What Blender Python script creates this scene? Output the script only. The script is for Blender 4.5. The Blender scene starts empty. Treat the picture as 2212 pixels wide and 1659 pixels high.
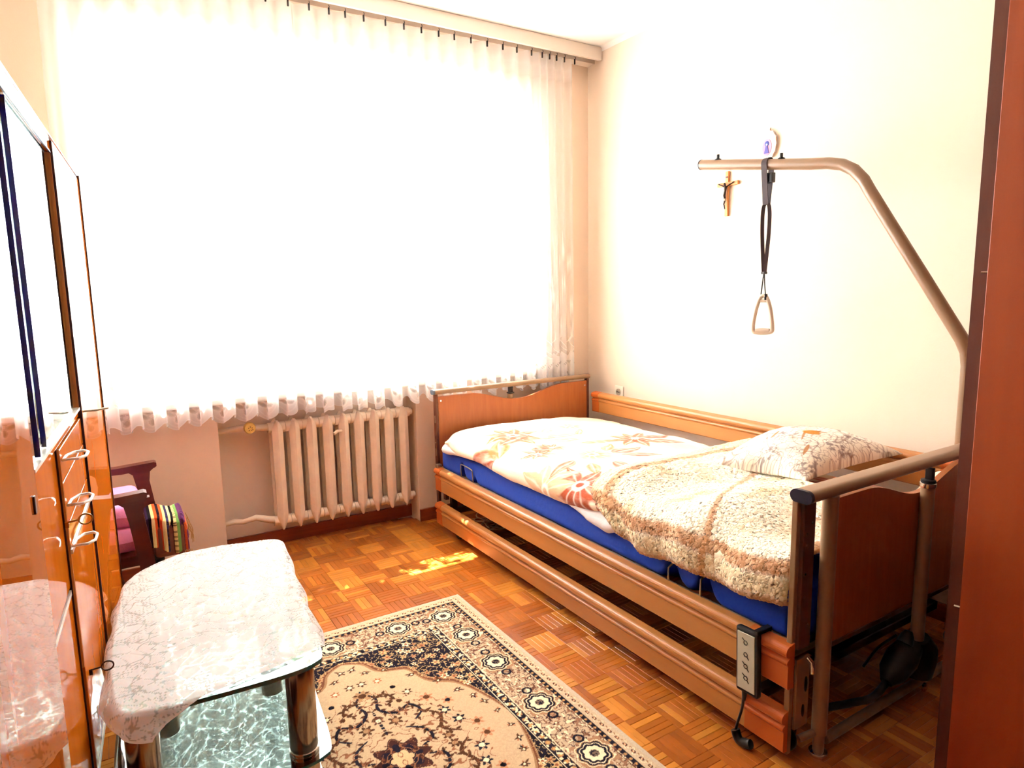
import bpy, bmesh, math, random
import numpy as np
from mathutils import Vector, Matrix
random.seed(7); RNG = np.random.RandomState(7)
C = bpy.context.scene.collection
PI = math.pi

# ------------------------------------------------------------------ camera, world, light, exposure
scn = bpy.context.scene
CAMH = 1.28
cam_data = bpy.data.cameras.new('camera'); cam = bpy.data.objects.new('camera', cam_data); C.objects.link(cam)
cam_data.sensor_width = 36.0; cam_data.lens = 36.0 * 1418.24 / 2212.0; cam_data.clip_start = 0.02
YAW, PITCH, ROLL = 0.55290041, 0.14204862, -0.01885888
_f = Vector((math.sin(YAW)*math.cos(PITCH), math.cos(YAW)*math.cos(PITCH), -math.sin(PITCH)))
_r = Vector((math.cos(YAW), -math.sin(YAW), 0)); _u = _r.cross(_f)
_r2 = _r*math.cos(ROLL) + _u*math.sin(ROLL); _u2 = -_r*math.sin(ROLL) + _u*math.cos(ROLL)
M = Matrix((( _r2.x, _u2.x, -_f.x, 0), (_r2.y, _u2.y, -_f.y, 0), (_r2.z, _u2.z, -_f.z, CAMH), (0,0,0,1)))
cam.matrix_world = M
scn.camera = cam

world = bpy.data.worlds.new('world'); scn.world = world; world.use_nodes = True
bg = world.node_tree.nodes['Background']; bg.inputs[0].default_value = (0.95, 0.97, 1.0, 1); bg.inputs[1].default_value = 15.0

def area(name, loc, rot, sx, sy, power, col=(1,1,1)):
    l = bpy.data.lights.new(name, 'AREA'); l.shape = 'RECTANGLE'; l.size = sx; l.size_y = sy
    l.energy = power; l.color = col
    o = bpy.data.objects.new(name, l); C.objects.link(o); o.location = loc; o.rotation_euler = rot
    return o
area('daylight_through_window', (1.08, 3.80, 1.75), (math.radians(90+8), 0, 0), 3.4, 2.6, 420, (1.0, 0.965, 0.93))
sun = bpy.data.lights.new('sun', 'SUN'); sun.energy = 130; sun.angle = math.radians(0.35); sun.color = (1, 0.93, 0.8)
suno = bpy.data.objects.new('sun', sun); C.objects.link(suno)
SUND = Vector((0.10, -0.50, -0.86)).normalized()      # travel direction of sunlight
suno.rotation_euler = SUND.to_track_quat('-Z', 'Y').to_euler(); suno.location = (1, 5, 4)

vs = scn.view_settings
vs.view_transform = 'Standard'; vs.look = 'None'; vs.gamma = 1.0; vs.use_curve_mapping = False; vs.exposure = 1.05
try:
    scn.cycles.max_bounces = 12; scn.cycles.transparent_max_bounces = 24; scn.cycles.use_denoising = True
    scn.cycles.sample_clamp_indirect = 12
except Exception: pass

# ------------------------------------------------------------------ materials
def srgb(r, g, b):
    f = lambda c: (c/255/12.92) if c/255 <= 0.04045 else ((c/255+0.055)/1.055)**2.4
    return (f(r), f(g), f(b), 1)
MATS = {}
def mat(name, col, rough=0.5, metal=0.0, spec=0.5, coat=0.0, noise=0.0, nscale=20, bump=0.0, bscale=60, attr=None,
        trans=0.0, ior=1.45, sheen=0.0, stretch=None, coat_rough=0.03):
    if name in MATS: return MATS[name]
    m = bpy.data.materials.new(name); m.use_nodes = True; nt = m.node_tree; N = nt.nodes; L = nt.links
    p = N['Principled BSDF']
    p.inputs['Roughness'].default_value = rough; p.inputs['Metallic'].default_value = metal
    p.inputs['Specular IOR Level'].default_value = spec; p.inputs['Coat Weight'].default_value = coat
    p.inputs['Coat Roughness'].default_value = coat_rough
    p.inputs['Transmission Weight'].default_value = trans; p.inputs['IOR'].default_value = ior
    p.inputs['Sheen Weight'].default_value = sheen
    p.inputs['Base Color'].default_value = col
    tc = N.new('ShaderNodeTexCoord'); mp = N.new('ShaderNodeMapping')
    L.new(tc.outputs['Object'], mp.inputs[0])
    if stretch: mp.inputs['Scale'].default_value = stretch
    src = None
    if attr:
        a = N.new('ShaderNodeAttribute'); a.attribute_name = attr; src = a.outputs['Color']
    if noise > 0:
        nz = N.new('ShaderNodeTexNoise'); nz.inputs['Scale'].default_value = nscale; nz.inputs['Detail'].default_value = 6
        L.new(mp.outputs[0], nz.inputs['Vector'])
        rp = N.new('ShaderNodeMapRange'); rp.inputs[1].default_value = 0.25; rp.inputs[2].default_value = 0.75
        rp.inputs[3].default_value = 1-noise; rp.inputs[4].default_value = 1+noise*0.6
        L.new(nz.outputs['Fac'], rp.inputs[0])
        vm = N.new('ShaderNodeVectorMath'); vm.operation = 'SCALE'
        if src: L.new(src, vm.inputs[0])
        else: vm.inputs[0].default_value = col[:3]
        L.new(rp.outputs[0], vm.inputs['Scale']); src = vm.outputs[0]
    if src: L.new(src, p.inputs['Base Color'])
    if bump > 0:
        nb = N.new('ShaderNodeTexNoise'); nb.inputs['Scale'].default_value = bscale; nb.inputs['Detail'].default_value = 4
        L.new(mp.outputs[0], nb.inputs['Vector'])
        b = N.new('ShaderNodeBump'); b.inputs['Strength'].default_value = bump; b.inputs['Distance'].default_value = 0.01
        L.new(nb.outputs['Fac'], b.inputs['Height']); L.new(b.outputs[0], p.inputs['Normal'])
    MATS[name] = m; return m

def wood(name, c1, c2, rough=0.4, coat=0.0, axis='z', scale=6, spec=0.5, coat_rough=0.04, ior=1.5):
    m = bpy.data.materials.new(name); m.use_nodes = True; nt = m.node_tree; N = nt.nodes; L = nt.links
    p = N['Principled BSDF']; p.inputs['Roughness'].default_value = rough; p.inputs['Coat Weight'].default_value = coat
    p.inputs['Specular IOR Level'].default_value = spec; p.inputs['Coat Roughness'].default_value = coat_rough; p.inputs['Coat IOR'].default_value = ior
    tc = N.new('ShaderNodeTexCoord'); mp = N.new('ShaderNodeMapping')
    s = {'z': (scale*3, scale*3, scale*0.25), 'y': (scale*3, scale*0.25, scale*3), 'x': (scale*0.25, scale*3, scale*3)}[axis]
    mp.inputs['Scale'].default_value = s; L.new(tc.outputs['Object'], mp.inputs[0])
    nz = N.new('ShaderNodeTexNoise'); nz.inputs['Scale'].default_value = 1.6; nz.inputs['Detail'].default_value = 8; nz.inputs['Distortion'].default_value = 0.6
    L.new(mp.outputs[0], nz.inputs['Vector'])
    cr = N.new('ShaderNodeValToRGB'); cr.color_ramp.elements[0].position = 0.3; cr.color_ramp.elements[1].position = 0.7
    cr.color_ramp.elements[0].color = c1; cr.color_ramp.elements[1].color = c2
    L.new(nz.outputs['Fac'], cr.inputs[0]); L.new(cr.outputs[0], p.inputs['Base Color'])
    return m

def glass(name, tint=(0.9,1,0.97,1), refl=0.08, rough=0.0, absorb=1.0):
    """thin sheet glass: see-through with fresnel mirror"""
    m = bpy.data.materials.new(name); m.use_nodes = True; nt = m.node_tree; N = nt.nodes; L = nt.links
    N.remove(N['Principled BSDF']); out = N['Material Output']
    t = N.new('ShaderNodeBsdfTransparent'); t.inputs[0].default_value = tint
    g = N.new('ShaderNodeBsdfGlossy'); g.inputs['Roughness'].default_value = rough; g.inputs[0].default_value = (0.97,1,0.99,1)
    fr = N.new('ShaderNodeFresnel'); ge = N.new('ShaderNodeNewGeometry'); ix = N.new('ShaderNodeMapRange')
    ix.inputs[3].default_value = 1.5; ix.inputs[4].default_value = 1/1.5      # same reflectance on both faces of the sheet
    L.new(ge.outputs['Backfacing'], ix.inputs[0]); L.new(ix.outputs[0], fr.inputs[0])
    ad = N.new('ShaderNodeMath'); ad.operation = 'ADD'; ad.use_clamp = True; ad.inputs[1].default_value = refl
    L.new(fr.outputs[0], ad.inputs[0])
    mx = N.new('ShaderNodeMixShader'); L.new(ad.outputs[0], mx.inputs[0]); L.new(t.outputs[0], mx.inputs[1]); L.new(g.outputs[0], mx.inputs[2])
    L.new(mx.outputs[0], out.inputs[0]); return m

def fabric_sheer(name, col, attr):
    """attr R = coverage (0 hole .. 1 thread)"""
    m = bpy.data.materials.new(name); m.use_nodes = True; nt = m.node_tree; N = nt.nodes; L = nt.links
    N.remove(N['Principled BSDF']); out = N['Material Output']
    a = N.new('ShaderNodeAttribute'); a.attribute_name = attr
    sx = N.new('ShaderNodeSeparateColor'); L.new(a.outputs['Color'], sx.inputs[0])
    t = N.new('ShaderNodeBsdfTransparent')
    tl = N.new('ShaderNodeBsdfTranslucent'); tl.inputs[0].default_value = col
    d = N.new('ShaderNodeBsdfDiffuse'); d.inputs[0].default_value = col
    m1 = N.new('ShaderNodeMixShader'); m1.inputs[0].default_value = 0.5; L.new(tl.outputs[0], m1.inputs[1]); L.new(d.outputs[0], m1.inputs[2])
    m2 = N.new('ShaderNodeMixShader'); L.new(sx.outputs[0], m2.inputs[0]); L.new(t.outputs[0], m2.inputs[1]); L.new(m1.outputs[0], m2.inputs[2])
    L.new(m2.outputs[0], out.inputs[0]); return m

WALL = mat('wall_paint', srgb(238,218,196), 0.85, spec=0.2, noise=0.02, nscale=3, bump=0.05, bscale=200)
WALLW = mat('window_wall_paint', srgb(240,214,190), 0.85, spec=0.2, noise=0.02, nscale=3, bump=0.05, bscale=200)
NICHE = mat('niche_paint', srgb(240,222,206), 0.85, spec=0.2, noise=0.03, nscale=5)
CEIL = mat('ceiling_paint', srgb(250,246,240), 0.9, spec=0.1, noise=0.01, nscale=4)
DIM = mat('rear_wall_unlit', srgb(44,30,22), 0.9, spec=0.1, noise=0.02, nscale=3)  # near-black colour stands in for an unlit hallway behind the camera
WHITE = mat('white_enamel', srgb(245,242,236), 0.35, noise=0.02, nscale=8)
PELM = mat('pelmet_white', srgb(228,214,200), 0.6, noise=0.02, nscale=8)
RAD = mat('radiator_enamel', srgb(250,230,206), 0.35, noise=0.05, nscale=25, bump=0.08, bscale=90)
BASE = wood('baseboard_wood', srgb(120,52,18), srgb(160,78,32), 0.4, axis='x')
BASEY = wood('baseboard_wood_side', srgb(120,52,18), srgb(160,78,32), 0.4, axis='y')
BEIGE = mat('beige_metal', srgb(150,116,86), 0.34, spec=0.6, noise=0.02, nscale=30)
BEIGE2 = mat('pole_metal', srgb(140,108,80), 0.32, spec=0.6, noise=0.02, nscale=30)
BROWNM = mat('brown_plastic', srgb(96,52,34), 0.45, noise=0.05, nscale=30)
BLACK = mat('black_plastic', srgb(22,22,26), 0.4, noise=0.05, nscale=30)
DKGREEN = mat('motor_plastic', srgb(24,30,30), 0.45, noise=0.05, nscale=30)
CHROME = mat('chrome', srgb(235,232,228), 0.12, metal=1.0, noise=0.01)
STEEL = mat('steel', srgb(190,175,150), 0.3, metal=0.9, noise=0.03, nscale=40)
LEGM = mat('brushed_leg_metal', srgb(172,156,142), 0.16, metal=1.0, noise=0.10, nscale=40, stretch=(30,30,0.4))
LAMIN = wood('bed_laminate', srgb(168,89,42), srgb(180,100,50), 0.42, axis='z', scale=10)
RAILW = wood('side_rail_laminate', srgb(180,116,62), srgb(190,127,70), 0.32, axis='y', scale=5)
RAILCAP = mat('rail_end_cap', srgb(196,96,40), 0.4, noise=0.03, nscale=30)
BLUE = mat('blue_mattress_cover', srgb(0,66,190), 0.75, sheen=0.1, noise=0.06, nscale=14, bump=0.15, bscale=50)
SHEET = mat('white_cotton', srgb(240,236,236), 0.9, noise=0.03, nscale=30, bump=0.1, bscale=100)
CABW = wood('glossy_cabinet_wood', srgb(184,90,14), srgb(198,101,20), 0.6, coat=0.70, axis='z', scale=5, ior=1.33, coat_rough=0.015, spec=0.0)
CABW2 = wood('glossy_cabinet_wood_dark', srgb(160,72,10), srgb(188,92,20), 0.6, coat=1.0, axis='z', scale=5, ior=1.5, coat_rough=0.015, spec=0.0)
CABIN = wood('cabinet_inner_wood', srgb(196,116,52), srgb(206,126,60), 0.5, axis='z', scale=5)
CABDK = mat('cabinet_dark_edge', srgb(60,26,18), 0.5, noise=0.05)
ALU = mat('aluminium_strip', srgb(240,232,220), 0.3, metal=0.7, noise=0.02)
WARD = wood('wardrobe_wood', srgb(150,58,12), srgb(168,70,18), 0.5, axis='z', scale=3)
WARDK = wood('wardrobe_dark_wood', srgb(82,32,12), srgb(98,42,18), 0.5, axis='z', scale=4)
CHAIRW = wood('chair_dark_wood', srgb(78,26,14), srgb(104,40,24), 0.35, axis='x', scale=6)
PINK = mat('pink_upholstery', srgb(240,150,205), 0.8, noise=0.06, nscale=20, bump=0.2, bscale=120)
GLASSW = glass('window_glass', (0.98,1,0.99,1), 0.0)
GLASST = glass('table_glass', (0.80,0.93,0.88,1), 0.06)
GLASSS = glass('shelf_glass', (0.36,0.36,0.33,1), 0.10)
GLASSC = glass('cabinet_glass', (0.80,0.90,0.86,1), 0.25)
GEDGE = mat('glass_edge', srgb(8,74,66), 0.15, spec=0.8, noise=0.02)
GEDGEB = mat('glass_edge_blue', srgb(20,10,110), 0.15, spec=0.8, noise=0.02)
LACE = fabric_sheer('curtain_net', (0.95,0.93,0.93,1), 'lace')
CLOTHM = fabric_sheer('lace_tablecloth_fabric', (0.98,0.95,0.95,1), 'lace')
BRASS = mat('brass', srgb(170,120,50), 0.3, metal=1.0, noise=0.02)
IVORY = mat('ivory_plastic', srgb(236,226,205), 0.4, noise=0.02)
HANDG = mat('handle_plastic', srgb(205,186,166), 0.45, noise=0.03)
PANELG = mat('handset_panel', srgb(188,184,160), 0.4, noise=0.04, nscale=60)
CORDW = mat('beige_cable', srgb(214,196,168), 0.5, noise=0.05)
CROSSW = wood('crucifix_wood', srgb(205,120,60), srgb(235,160,90), 0.5, axis='z', scale=20)
PORC = mat('porcelain', srgb(226,216,206), 0.3, noise=0.02)
STRAP = mat('strap_webbing', srgb(58,44,46), 0.7, noise=0.08, nscale=200)
CORK = mat('cork_label', srgb(236,205,120), 0.7, noise=0.12, nscale=60)
FLOORM = mat('oak_parquet', (0.5,0.2,0.05,1), 0.30, attr='tone', noise=0.16, nscale=18, spec=0.45, coat=0.25, coat_rough=0.15)
RUGM = mat('woven_rug', (0.5,0.4,0.3,1), 0.95, attr='tone', noise=0.10, nscale=400, bump=0.25, bscale=500, spec=0.1)
FLOR = mat('floral_fleece_blanket', (0.9,0.8,0.7,1), 0.95, attr='tone', sheen=0.3, bump=0.15, bscale=140, spec=0.1)
FLEECE = mat('cream_fleece_blanket', (0.9,0.8,0.7,1), 0.98, attr='tone', sheen=0.2, bump=0.35, bscale=200, spec=0.05)
PILM = mat('printed_pillowcase', (0.9,0.9,0.85,1), 0.85, attr='tone', bump=0.1, bscale=90, spec=0.2)
STRIPE = mat('striped_woven_cloth', (0.9,0.9,0.85,1), 0.9, attr='tone', bump=0.3, bscale=200, spec=0.1)
PAINTED = mat('painted_tone', (0.9,0.9,0.85,1), 0.4, attr='tone')

# ------------------------------------------------------------------ object helpers
ORG = {}
def tag(o, label=None, cat=None, group=None, kind=None):
    if label: o['label'] = label
    if cat: o['category'] = cat
    if group: o['group'] = group
    if kind: o['kind'] = kind
    return o
def thing(name, label, cat, loc=(0,0,0), group=None):
    o = bpy.data.objects.new(name, None); C.objects.link(o); o.location = loc; o.empty_display_size = 0.05
    ORG[o.name] = Vector(loc); return tag(o, label, cat, group)
class MB:
    def __init__(s): s.v = []; s.f = []; s.sm = []
    def add(s, vs_, fs, smooth=False):
        b = len(s.v); s.v += [tuple(v) for v in vs_]; s.f += [tuple(i+b for i in f) for f in fs]; s.sm += [smooth]*len(fs); return s
    def box(s, a, b, bev=0.0, M=None):
        x0,y0,z0 = [min(a[i],b[i]) for i in range(3)]; x1,y1,z1 = [max(a[i],b[i]) for i in range(3)]
        if bev > 0:
            bm = bmesh.new(); bmesh.ops.create_cube(bm, size=1)
            for v in bm.verts: v.co = Vector(((x0+x1)/2+v.co.x*(x1-x0), (y0+y1)/2+v.co.y*(y1-y0), (z0+z1)/2+v.co.z*(z1-z0)))
            bmesh.ops.bevel(bm, geom=bm.edges[:], offset=min(bev, 0.45*min(x1-x0,y1-y0,z1-z0)), segments=2, affect='EDGES', profile=0.5)
            bm.verts.index_update()
            vv = [v.co.copy() for v in bm.verts]; ff = [[v.index for v in f.verts] for f in bm.faces]; bm.free()
        else:
            vv = [Vector(p) for p in ((x0,y0,z0),(x1,y0,z0),(x1,y1,z0),(x0,y1,z0),(x0,y0,z1),(x1,y0,z1),(x1,y1,z1),(x0,y1,z1))]
            ff = [(0,3,2,1),(4,5,6,7),(0,1,5,4),(1,2,6,5),(2,3,7,6),(3,0,4,7)]
        if M is not None: vv = [M @ v for v in vv]
        return s.add(vv, ff, False)
    def tube(s, pts, r, n=12, rr=None, closed=False, cap=True, ry=None):
        """sweep circle (or ellipse r x ry) along points"""
        pts = [Vector(p) for p in pts]; m = len(pts); vv = []; ff = []
        up = None
        for i, p in enumerate(pts):
            if closed: t = (pts[(i+1)%m]-pts[i-1])
            else: t = pts[min(i+1,m-1)] - pts[max(i-1,0)]
            t.normalize()
            if up is None:
                a = Vector((0,0,1)) if abs(t.z) < 0.9 else Vector((1,0,0))
                up = (a - t*a.dot(t)).normalized()
            else: up = (up - t*up.dot(t)).normalized()
            side = t.cross(up)
            R = rr[i] if rr else r; R2 = (ry if ry else R)
            for k in range(n):
                a = 2*PI*k/n; vv.append(p + side*(R*math.cos(a)) + up*(R2*math.sin(a)))
        for i in range(m if closed else m-1):
            for k in range(n):
                a = i*n+k; b = i*n+(k+1)%n; c = ((i+1)%m)*n+(k+1)%n; d = ((i+1)%m)*n+k
                ff.append((a,d,c,b)) if False else ff.append((a,b,c,d))
        if cap and not closed:
            ff.append(tuple(range(n))[::-1]); ff.append(tuple((m-1)*n+k for k in range(n)))
        return s.add(vv, ff, True)
    def prism(s, poly, p0, ax, u, w, smooth=False):
        """extrude 2D polygon (a,b)->p0+u*a+w*b along vector ax"""
        p0 = Vector(p0); ax = Vector(ax); u = Vector(u); w = Vector(w); n = len(poly)
        vv = [p0+u*a+w*b for a,b in poly] + [p0+ax+u*a+w*b for a,b in poly]
        s.add(vv, [(i,(i+1)%n,n+(i+1)%n,n+i) for i in range(n)], smooth)
        b = len(s.v)-2*n
        s.f += [tuple(b+i for i in range(n))[::-1], tuple(b+n+i for i in range(n))]; s.sm += [False, False]
        return s
    def lathe(s, prof, c=(0,0,0), n=24, axis='z'):
        vv = []; ff = []; m = len(prof)
        for (r,h) in prof:
            for k in range(n):
                a = 2*PI*k/n; q = (r*math.cos(a), r*math.sin(a), h)
                if axis == 'x': q = (q[2], q[0], q[1])
                if axis == 'y': q = (q[0], q[2], q[1])
                vv.append(Vector(q)+Vector(c))
        for i in range(m-1):
            for k in range(n): ff.append((i*n+k, i*n+(k+1)%n, (i+1)*n+(k+1)%n, (i+1)*n+k))
        ff.append(tuple(range(n))[::-1]); ff.append(tuple((m-1)*n+k for k in range(n)))
        return s.add(vv, ff, True)
    def build(s, name, m, parent=None, tone=None, autosmooth=True):
        me = bpy.data.meshes.new(name)
        off = ORG.get(parent.name, Vector((0,0,0))) if parent else Vector((0,0,0))
        me.from_pydata([tuple(Vector(v)-off) for v in s.v], [], s.f)
        bm = bmesh.new(); bm.from_mesh(me); bmesh.ops.recalc_face_normals(bm, faces=bm.faces[:]); bm.to_mesh(me); bm.free()
        me.polygons.foreach_set('use_smooth', s.sm)
        if any(s.sm) and autosmooth:
            try: me.set_sharp_from_angle(angle=math.radians(50))
            except Exception: pass
        me.materials.append(m)
        if tone is not None: set_tone(me, tone)
        o = bpy.data.objects.new(name, me); C.objects.link(o)
        ORG[o.name] = off.copy()
        if parent: o.parent = parent
        return o
def set_tone(me, cols, name='tone'):
    a = me.color_attributes.new(name, 'FLOAT_COLOR', 'POINT')
    arr = np.ones((len(me.vertices), 4), dtype=np.float32)
    cols = np.asarray(cols, dtype=np.float32)
    if cols.ndim == 1: cols = np.tile(cols[:3], (len(me.vertices), 1))
    arr[:, :3] = cols[:, :3]
    a.data.foreach_set('color', arr.ravel())
def grid_mesh(name, P, m, parent=None, cols=None, colname='tone', wrap=False, flip=False, smooth=True):
    """P: (n,k,3) numpy array"""
    n, k, _ = P.shape
    off = ORG.get(parent.name, Vector((0,0,0))) if parent else Vector((0,0,0))
    V = (P.reshape(-1,3) - np.array(off[:])).astype(np.float32)
    idx = np.arange(n*k).reshape(n,k)
    q = np.stack([idx[:-1,:-1], idx[1:,:-1], idx[1:,1:], idx[:-1,1:]], -1).reshape(-1,4)
    if flip: q = q[:, ::-1]
    me = bpy.data.meshes.new(name)
    me.vertices.add(len(V)); me.vertices.foreach_set('co', V.ravel())
    me.loops.add(q.size); me.loops.foreach_set('vertex_index', q.ravel().astype(np.int32))
    me.polygons.add(len(q)); me.polygons.foreach_set('loop_start', np.arange(0, q.size, 4, dtype=np.int32))
    me.polygons.foreach_set('loop_total', np.full(len(q), 4, dtype=np.int32))
    me.polygons.foreach_set('use_smooth', np.full(len(q), smooth))
    me.update(calc_edges=True); me.validate()
    me.materials.append(m)
    if cols is not None: set_tone(me, cols.reshape(-1, cols.shape[-1]), colname)
    o = bpy.data.objects.new(name, me); C.objects.link(o); ORG[o.name] = off.copy()
    if parent: o.parent = parent
    return o
def slab(name, P, T, m, parent=None, cols=None, edge=0.08, power=0.5, under=1.0):
    """closed cushion from sheet P (n,k,3); thickness profile rounds to zero at the rim"""
    n, k, _ = P.shape
    du = np.gradient(P, axis=0); dv = np.gradient(P, axis=1)
    nr = np.cross(du, dv); nr /= (np.linalg.norm(nr, axis=2, keepdims=True)+1e-9)
    if nr[:,:,2].mean() < 0: nr = -nr; fl = True
    else: fl = False
    i = np.linspace(0,1,n)[:,None]; j = np.linspace(0,1,k)[None,:]
    lu = np.minimum(i,1-i)/edge; lv = np.minimum(j,1-j)/edge
    e = np.clip(np.minimum(lu, lv), 0, 1)
    e = np.sqrt(np.clip(1-(1-e)**2, 0, 1))
    Tn = (T if np.isscalar(T) else T)
    h = (Tn*e)[...,None]
    top = P + nr*h; bot = P - nr*h*under
    full = np.concatenate([top, bot[:, ::-1][:, 1:]], axis=1)
    cc = None
    if cols is not None: cc = np.concatenate([cols, cols[:, ::-1][:, 1:]], axis=1)
    return grid_mesh(name, full, m, parent, cc, flip=fl)
def fbm(X, Y, seed=0, f=1.0, octv=4, kx=1.0, ky=1.0):
    r = np.random.RandomState(seed); out = 0*X; a = 1.0; tot = 0
    for o in range(octv):
        for q in range(4):
            th = r.uniform(0, 2*PI); ph = r.uniform(0, 2*PI); w = f*(2**o)*r.uniform(0.7, 1.4)
            out = out + a*np.sin((X*kx*math.cos(th)+Y*ky*math.sin(th))*w*2*PI+ph)/4; 
        tot += a; a *= 0.5
    return out/tot
def vnoise(X, Y, seed=0, cell=0.01):
    """value noise in [0,1]"""
    r = np.random.RandomState(seed); T = r.rand(256, 256)
    x = X/cell; y = Y/cell; xi = np.floor(x).astype(int); yi = np.floor(y).astype(int); fx = x-xi; fy = y-yi
    fx = fx*fx*(3-2*fx); fy = fy*fy*(3-2*fy)
    g = lambda a, b: T[a & 255, b & 255]
    return (g(xi,yi)*(1-fx)+g(xi+1,yi)*fx)*(1-fy) + (g(xi,yi+1)*(1-fx)+g(xi+1,yi+1)*fx)*fy
def cl(*c): return np.array(srgb(*c)[:3])
def mixc(col, c, w): return col*(1-w[...,None]) + np.asarray(c)*w[...,None]
def sst(a, b, x): t = np.clip((x-a)/(b-a), 0, 1); return t*t*(3-2*t)
def boxobj(name, a, b, m, parent=None, bev=0.0, M=None): return MB().box(a, b, bev, M).build(name, m, parent)
def struct(o): o['kind'] = 'structure'; return o
def spline(ctrl, n=8, closed=False):
    P = [Vector(p) for p in ctrl]; out = []; m = len(P)
    rng = range(m) if closed else range(m-1)
    for i in rng:
        if closed: p0,p1,p2,p3 = P[i-1],P[i],P[(i+1)%m],P[(i+2)%m]
        else: p0,p1,p2,p3 = P[max(i-1,0)],P[i],P[i+1],P[min(i+2,m-1)]
        for k in range(n):
            t = k/n
            out.append(0.5*((2*p1)+(p2-p0)*t+(2*p0-5*p1+4*p2-p3)*t*t+(3*p1-p0-3*p2+p3)*t**3))
    if not closed: out.append(P[-1])
    return out

# ------------------------------------------------------------------ room
XL, XR, YW, YN, YB, ZC = -0.66, 2.623, 3.31, 3.44, -0.50, 2.676
YO = 3.62
struct(boxobj('floor', (XL-0.2, YB-0.2, -0.12), (XR+0.2, YO, -0.012), BASE))
struct(boxobj('ceiling', (XL-0.2, YB-0.2, ZC), (XR+0.2, YO+0.3, ZC+0.15), CEIL))
struct(boxobj('wall_right', (XR, YB-0.2, -0.05), (XR+0.18, YO, ZC), WALL))
struct(boxobj('wall_left', (XL-0.18, YB-0.2, -0.05), (XL, YO, ZC), WALL))
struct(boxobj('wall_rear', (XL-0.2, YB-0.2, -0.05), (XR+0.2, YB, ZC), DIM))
WX0, WX1, WZ0, WZ1 = 0.02, 2.16, 0.81, 2.36
NX0, NX1, NZ1 = 0.411, 1.417, 0.75
mb = MB()
mb.box((XL, YW, -0.05), (NX0, YO, WZ0)); mb.box((NX1, YW, -0.05), (XR, YO, WZ0)); mb.box((NX0, YW, NZ1), (NX1, YO, WZ0))
mb.box((NX0, YN, -0.05), (NX1, YO, NZ1))
mb.box((XL, YW, WZ0), (WX0, YO, ZC)); mb.box((WX1, YW, WZ0), (XR, YO, ZC)); mb.box((WX0, YW, WZ1), (WX1, YO, ZC))
ww = struct(mb.build('wall_window', WALLW))
MB().box((NX0, YN-0.003, 0), (NX1, YN+0.001, NZ1)).build('niche_back', NICHE, ww)
# window
win = struct(MB().box((WX0-0.02, 3.40, WZ0), (WX0+0.06, 3.47, WZ1)).box((WX1-0.06, 3.40, WZ0), (WX1, 3.47, WZ1))
    .box((WX0+0.06, 3.40, WZ0), (WX1-0.06, 3.47, WZ0+0.07)).box((WX0+0.06, 3.40, WZ1-0.07), (WX1-0.06, 3.47, WZ1)).build('window_1', WHITE))
for i, xx in enumerate((WX0+0.06+0.645, WX0+0.06+1.33)):
    boxobj('window_mullion', (xx-0.035, 3.40, WZ0+0.07), (xx+0.035, 3.47, WZ1-0.07), WHITE, win)
for a, b in ((WX0+0.06, WX0+0.67), (WX0+0.74, WX0+1.355), (WX0+1.425, WX1-0.06)):
    boxobj('window_pane', (a, 3.43, WZ0+0.07), (b, 3.436, WZ1-0.07), GLASSW, win)
    boxobj('window_handle', (a+0.0, 3.375, 1.5), (a+0.02, 3.40, 1.62), STEEL, win, 0.004)
struct(boxobj('trim_1', (WX0-0.03, 3.13+0.13, WZ0-0.035), (WX1+0.03, 3.40, WZ0-0.001), WHITE, None, 0.008))   # sill
# unseen slab and leaf screen added outside to cut the sun into floor patches
slb = struct(boxobj('added_shade_slab', (-1.2, YO+0.001, 2.90), (3.4, 4.36, 3.05), CEIL))
lv = MB(); rl = random.Random(21)
for k in range(11000):
    yf = rl.uniform(2.56, 2.90); xf = rl.uniform(-0.9, 2.9); z_ = rl.uniform(2.60, 3.0)
    w_ = 0.018*math.sin(xf*47)+0.010*math.sin(xf*111)
    on = (1.08 < xf < 1.40 and abs(yf-2.690+0.10*(xf-1.1)-w_*0.5) < 0.028+w_*0.4) or (1.17 < xf < 1.44 and abs(yf-2.775+0.25*(xf-1.2)) < 0.040+w_*0.8) or (1.66 < xf < 1.80 and abs(yf-2.75) < 0.035+w_) or (1.36 < xf < 1.42 and abs(yf-2.83) < 0.02)
    if on: continue
    tt = z_/0.86; px_, py_ = xf-0.10*tt, yf+0.50*tt
    r_ = rl.uniform(0.010, 0.019); n_ = Vector((rl.uniform(-.6,.6), rl.uniform(-1,0.2), rl.uniform(0.3,1))).normalized()
    a_ = n_.orthogonal().normalized(); b_ = n_.cross(a_)
    lv.add([Vector((px_,py_,z_))+a_*r_*math.cos(q_)*1.4+b_*r_*math.sin(q_) for q_ in (0,1.05,2.1,3.14,4.2,5.24)], [(0,1,2,3,4,5)])
o = lv.build('added_shade_leaves', mat('shade_leaf_green', srgb(70,110,40), 0.6, noise=0.2), slb); o['kind'] = 'stuff'  # leaves added out of view, gaps left where sun patches should fall
# baseboards
struct(MB().box((XL, YW-0.014, 0), (NX0, YW-0.0005, 0.068)).box((NX1, YW-0.014, 0), (XR-0.014, YW-0.0005, 0.068)).box((NX0+0.001, YN-0.017, 0), (NX1-0.001, YN-0.0035, 0.068)).build('baseboard_window', BASE))
struct(MB().box((XR-0.014, YB, 0), (XR-0.0005, YW-0.015, 0.068)).build('baseboard_right', BASEY))
struct(MB().box((XL+0.0005, YB, 0), (XL+0.014, YW-0.015, 0.068)).build('baseboard_left', BASEY))
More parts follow.
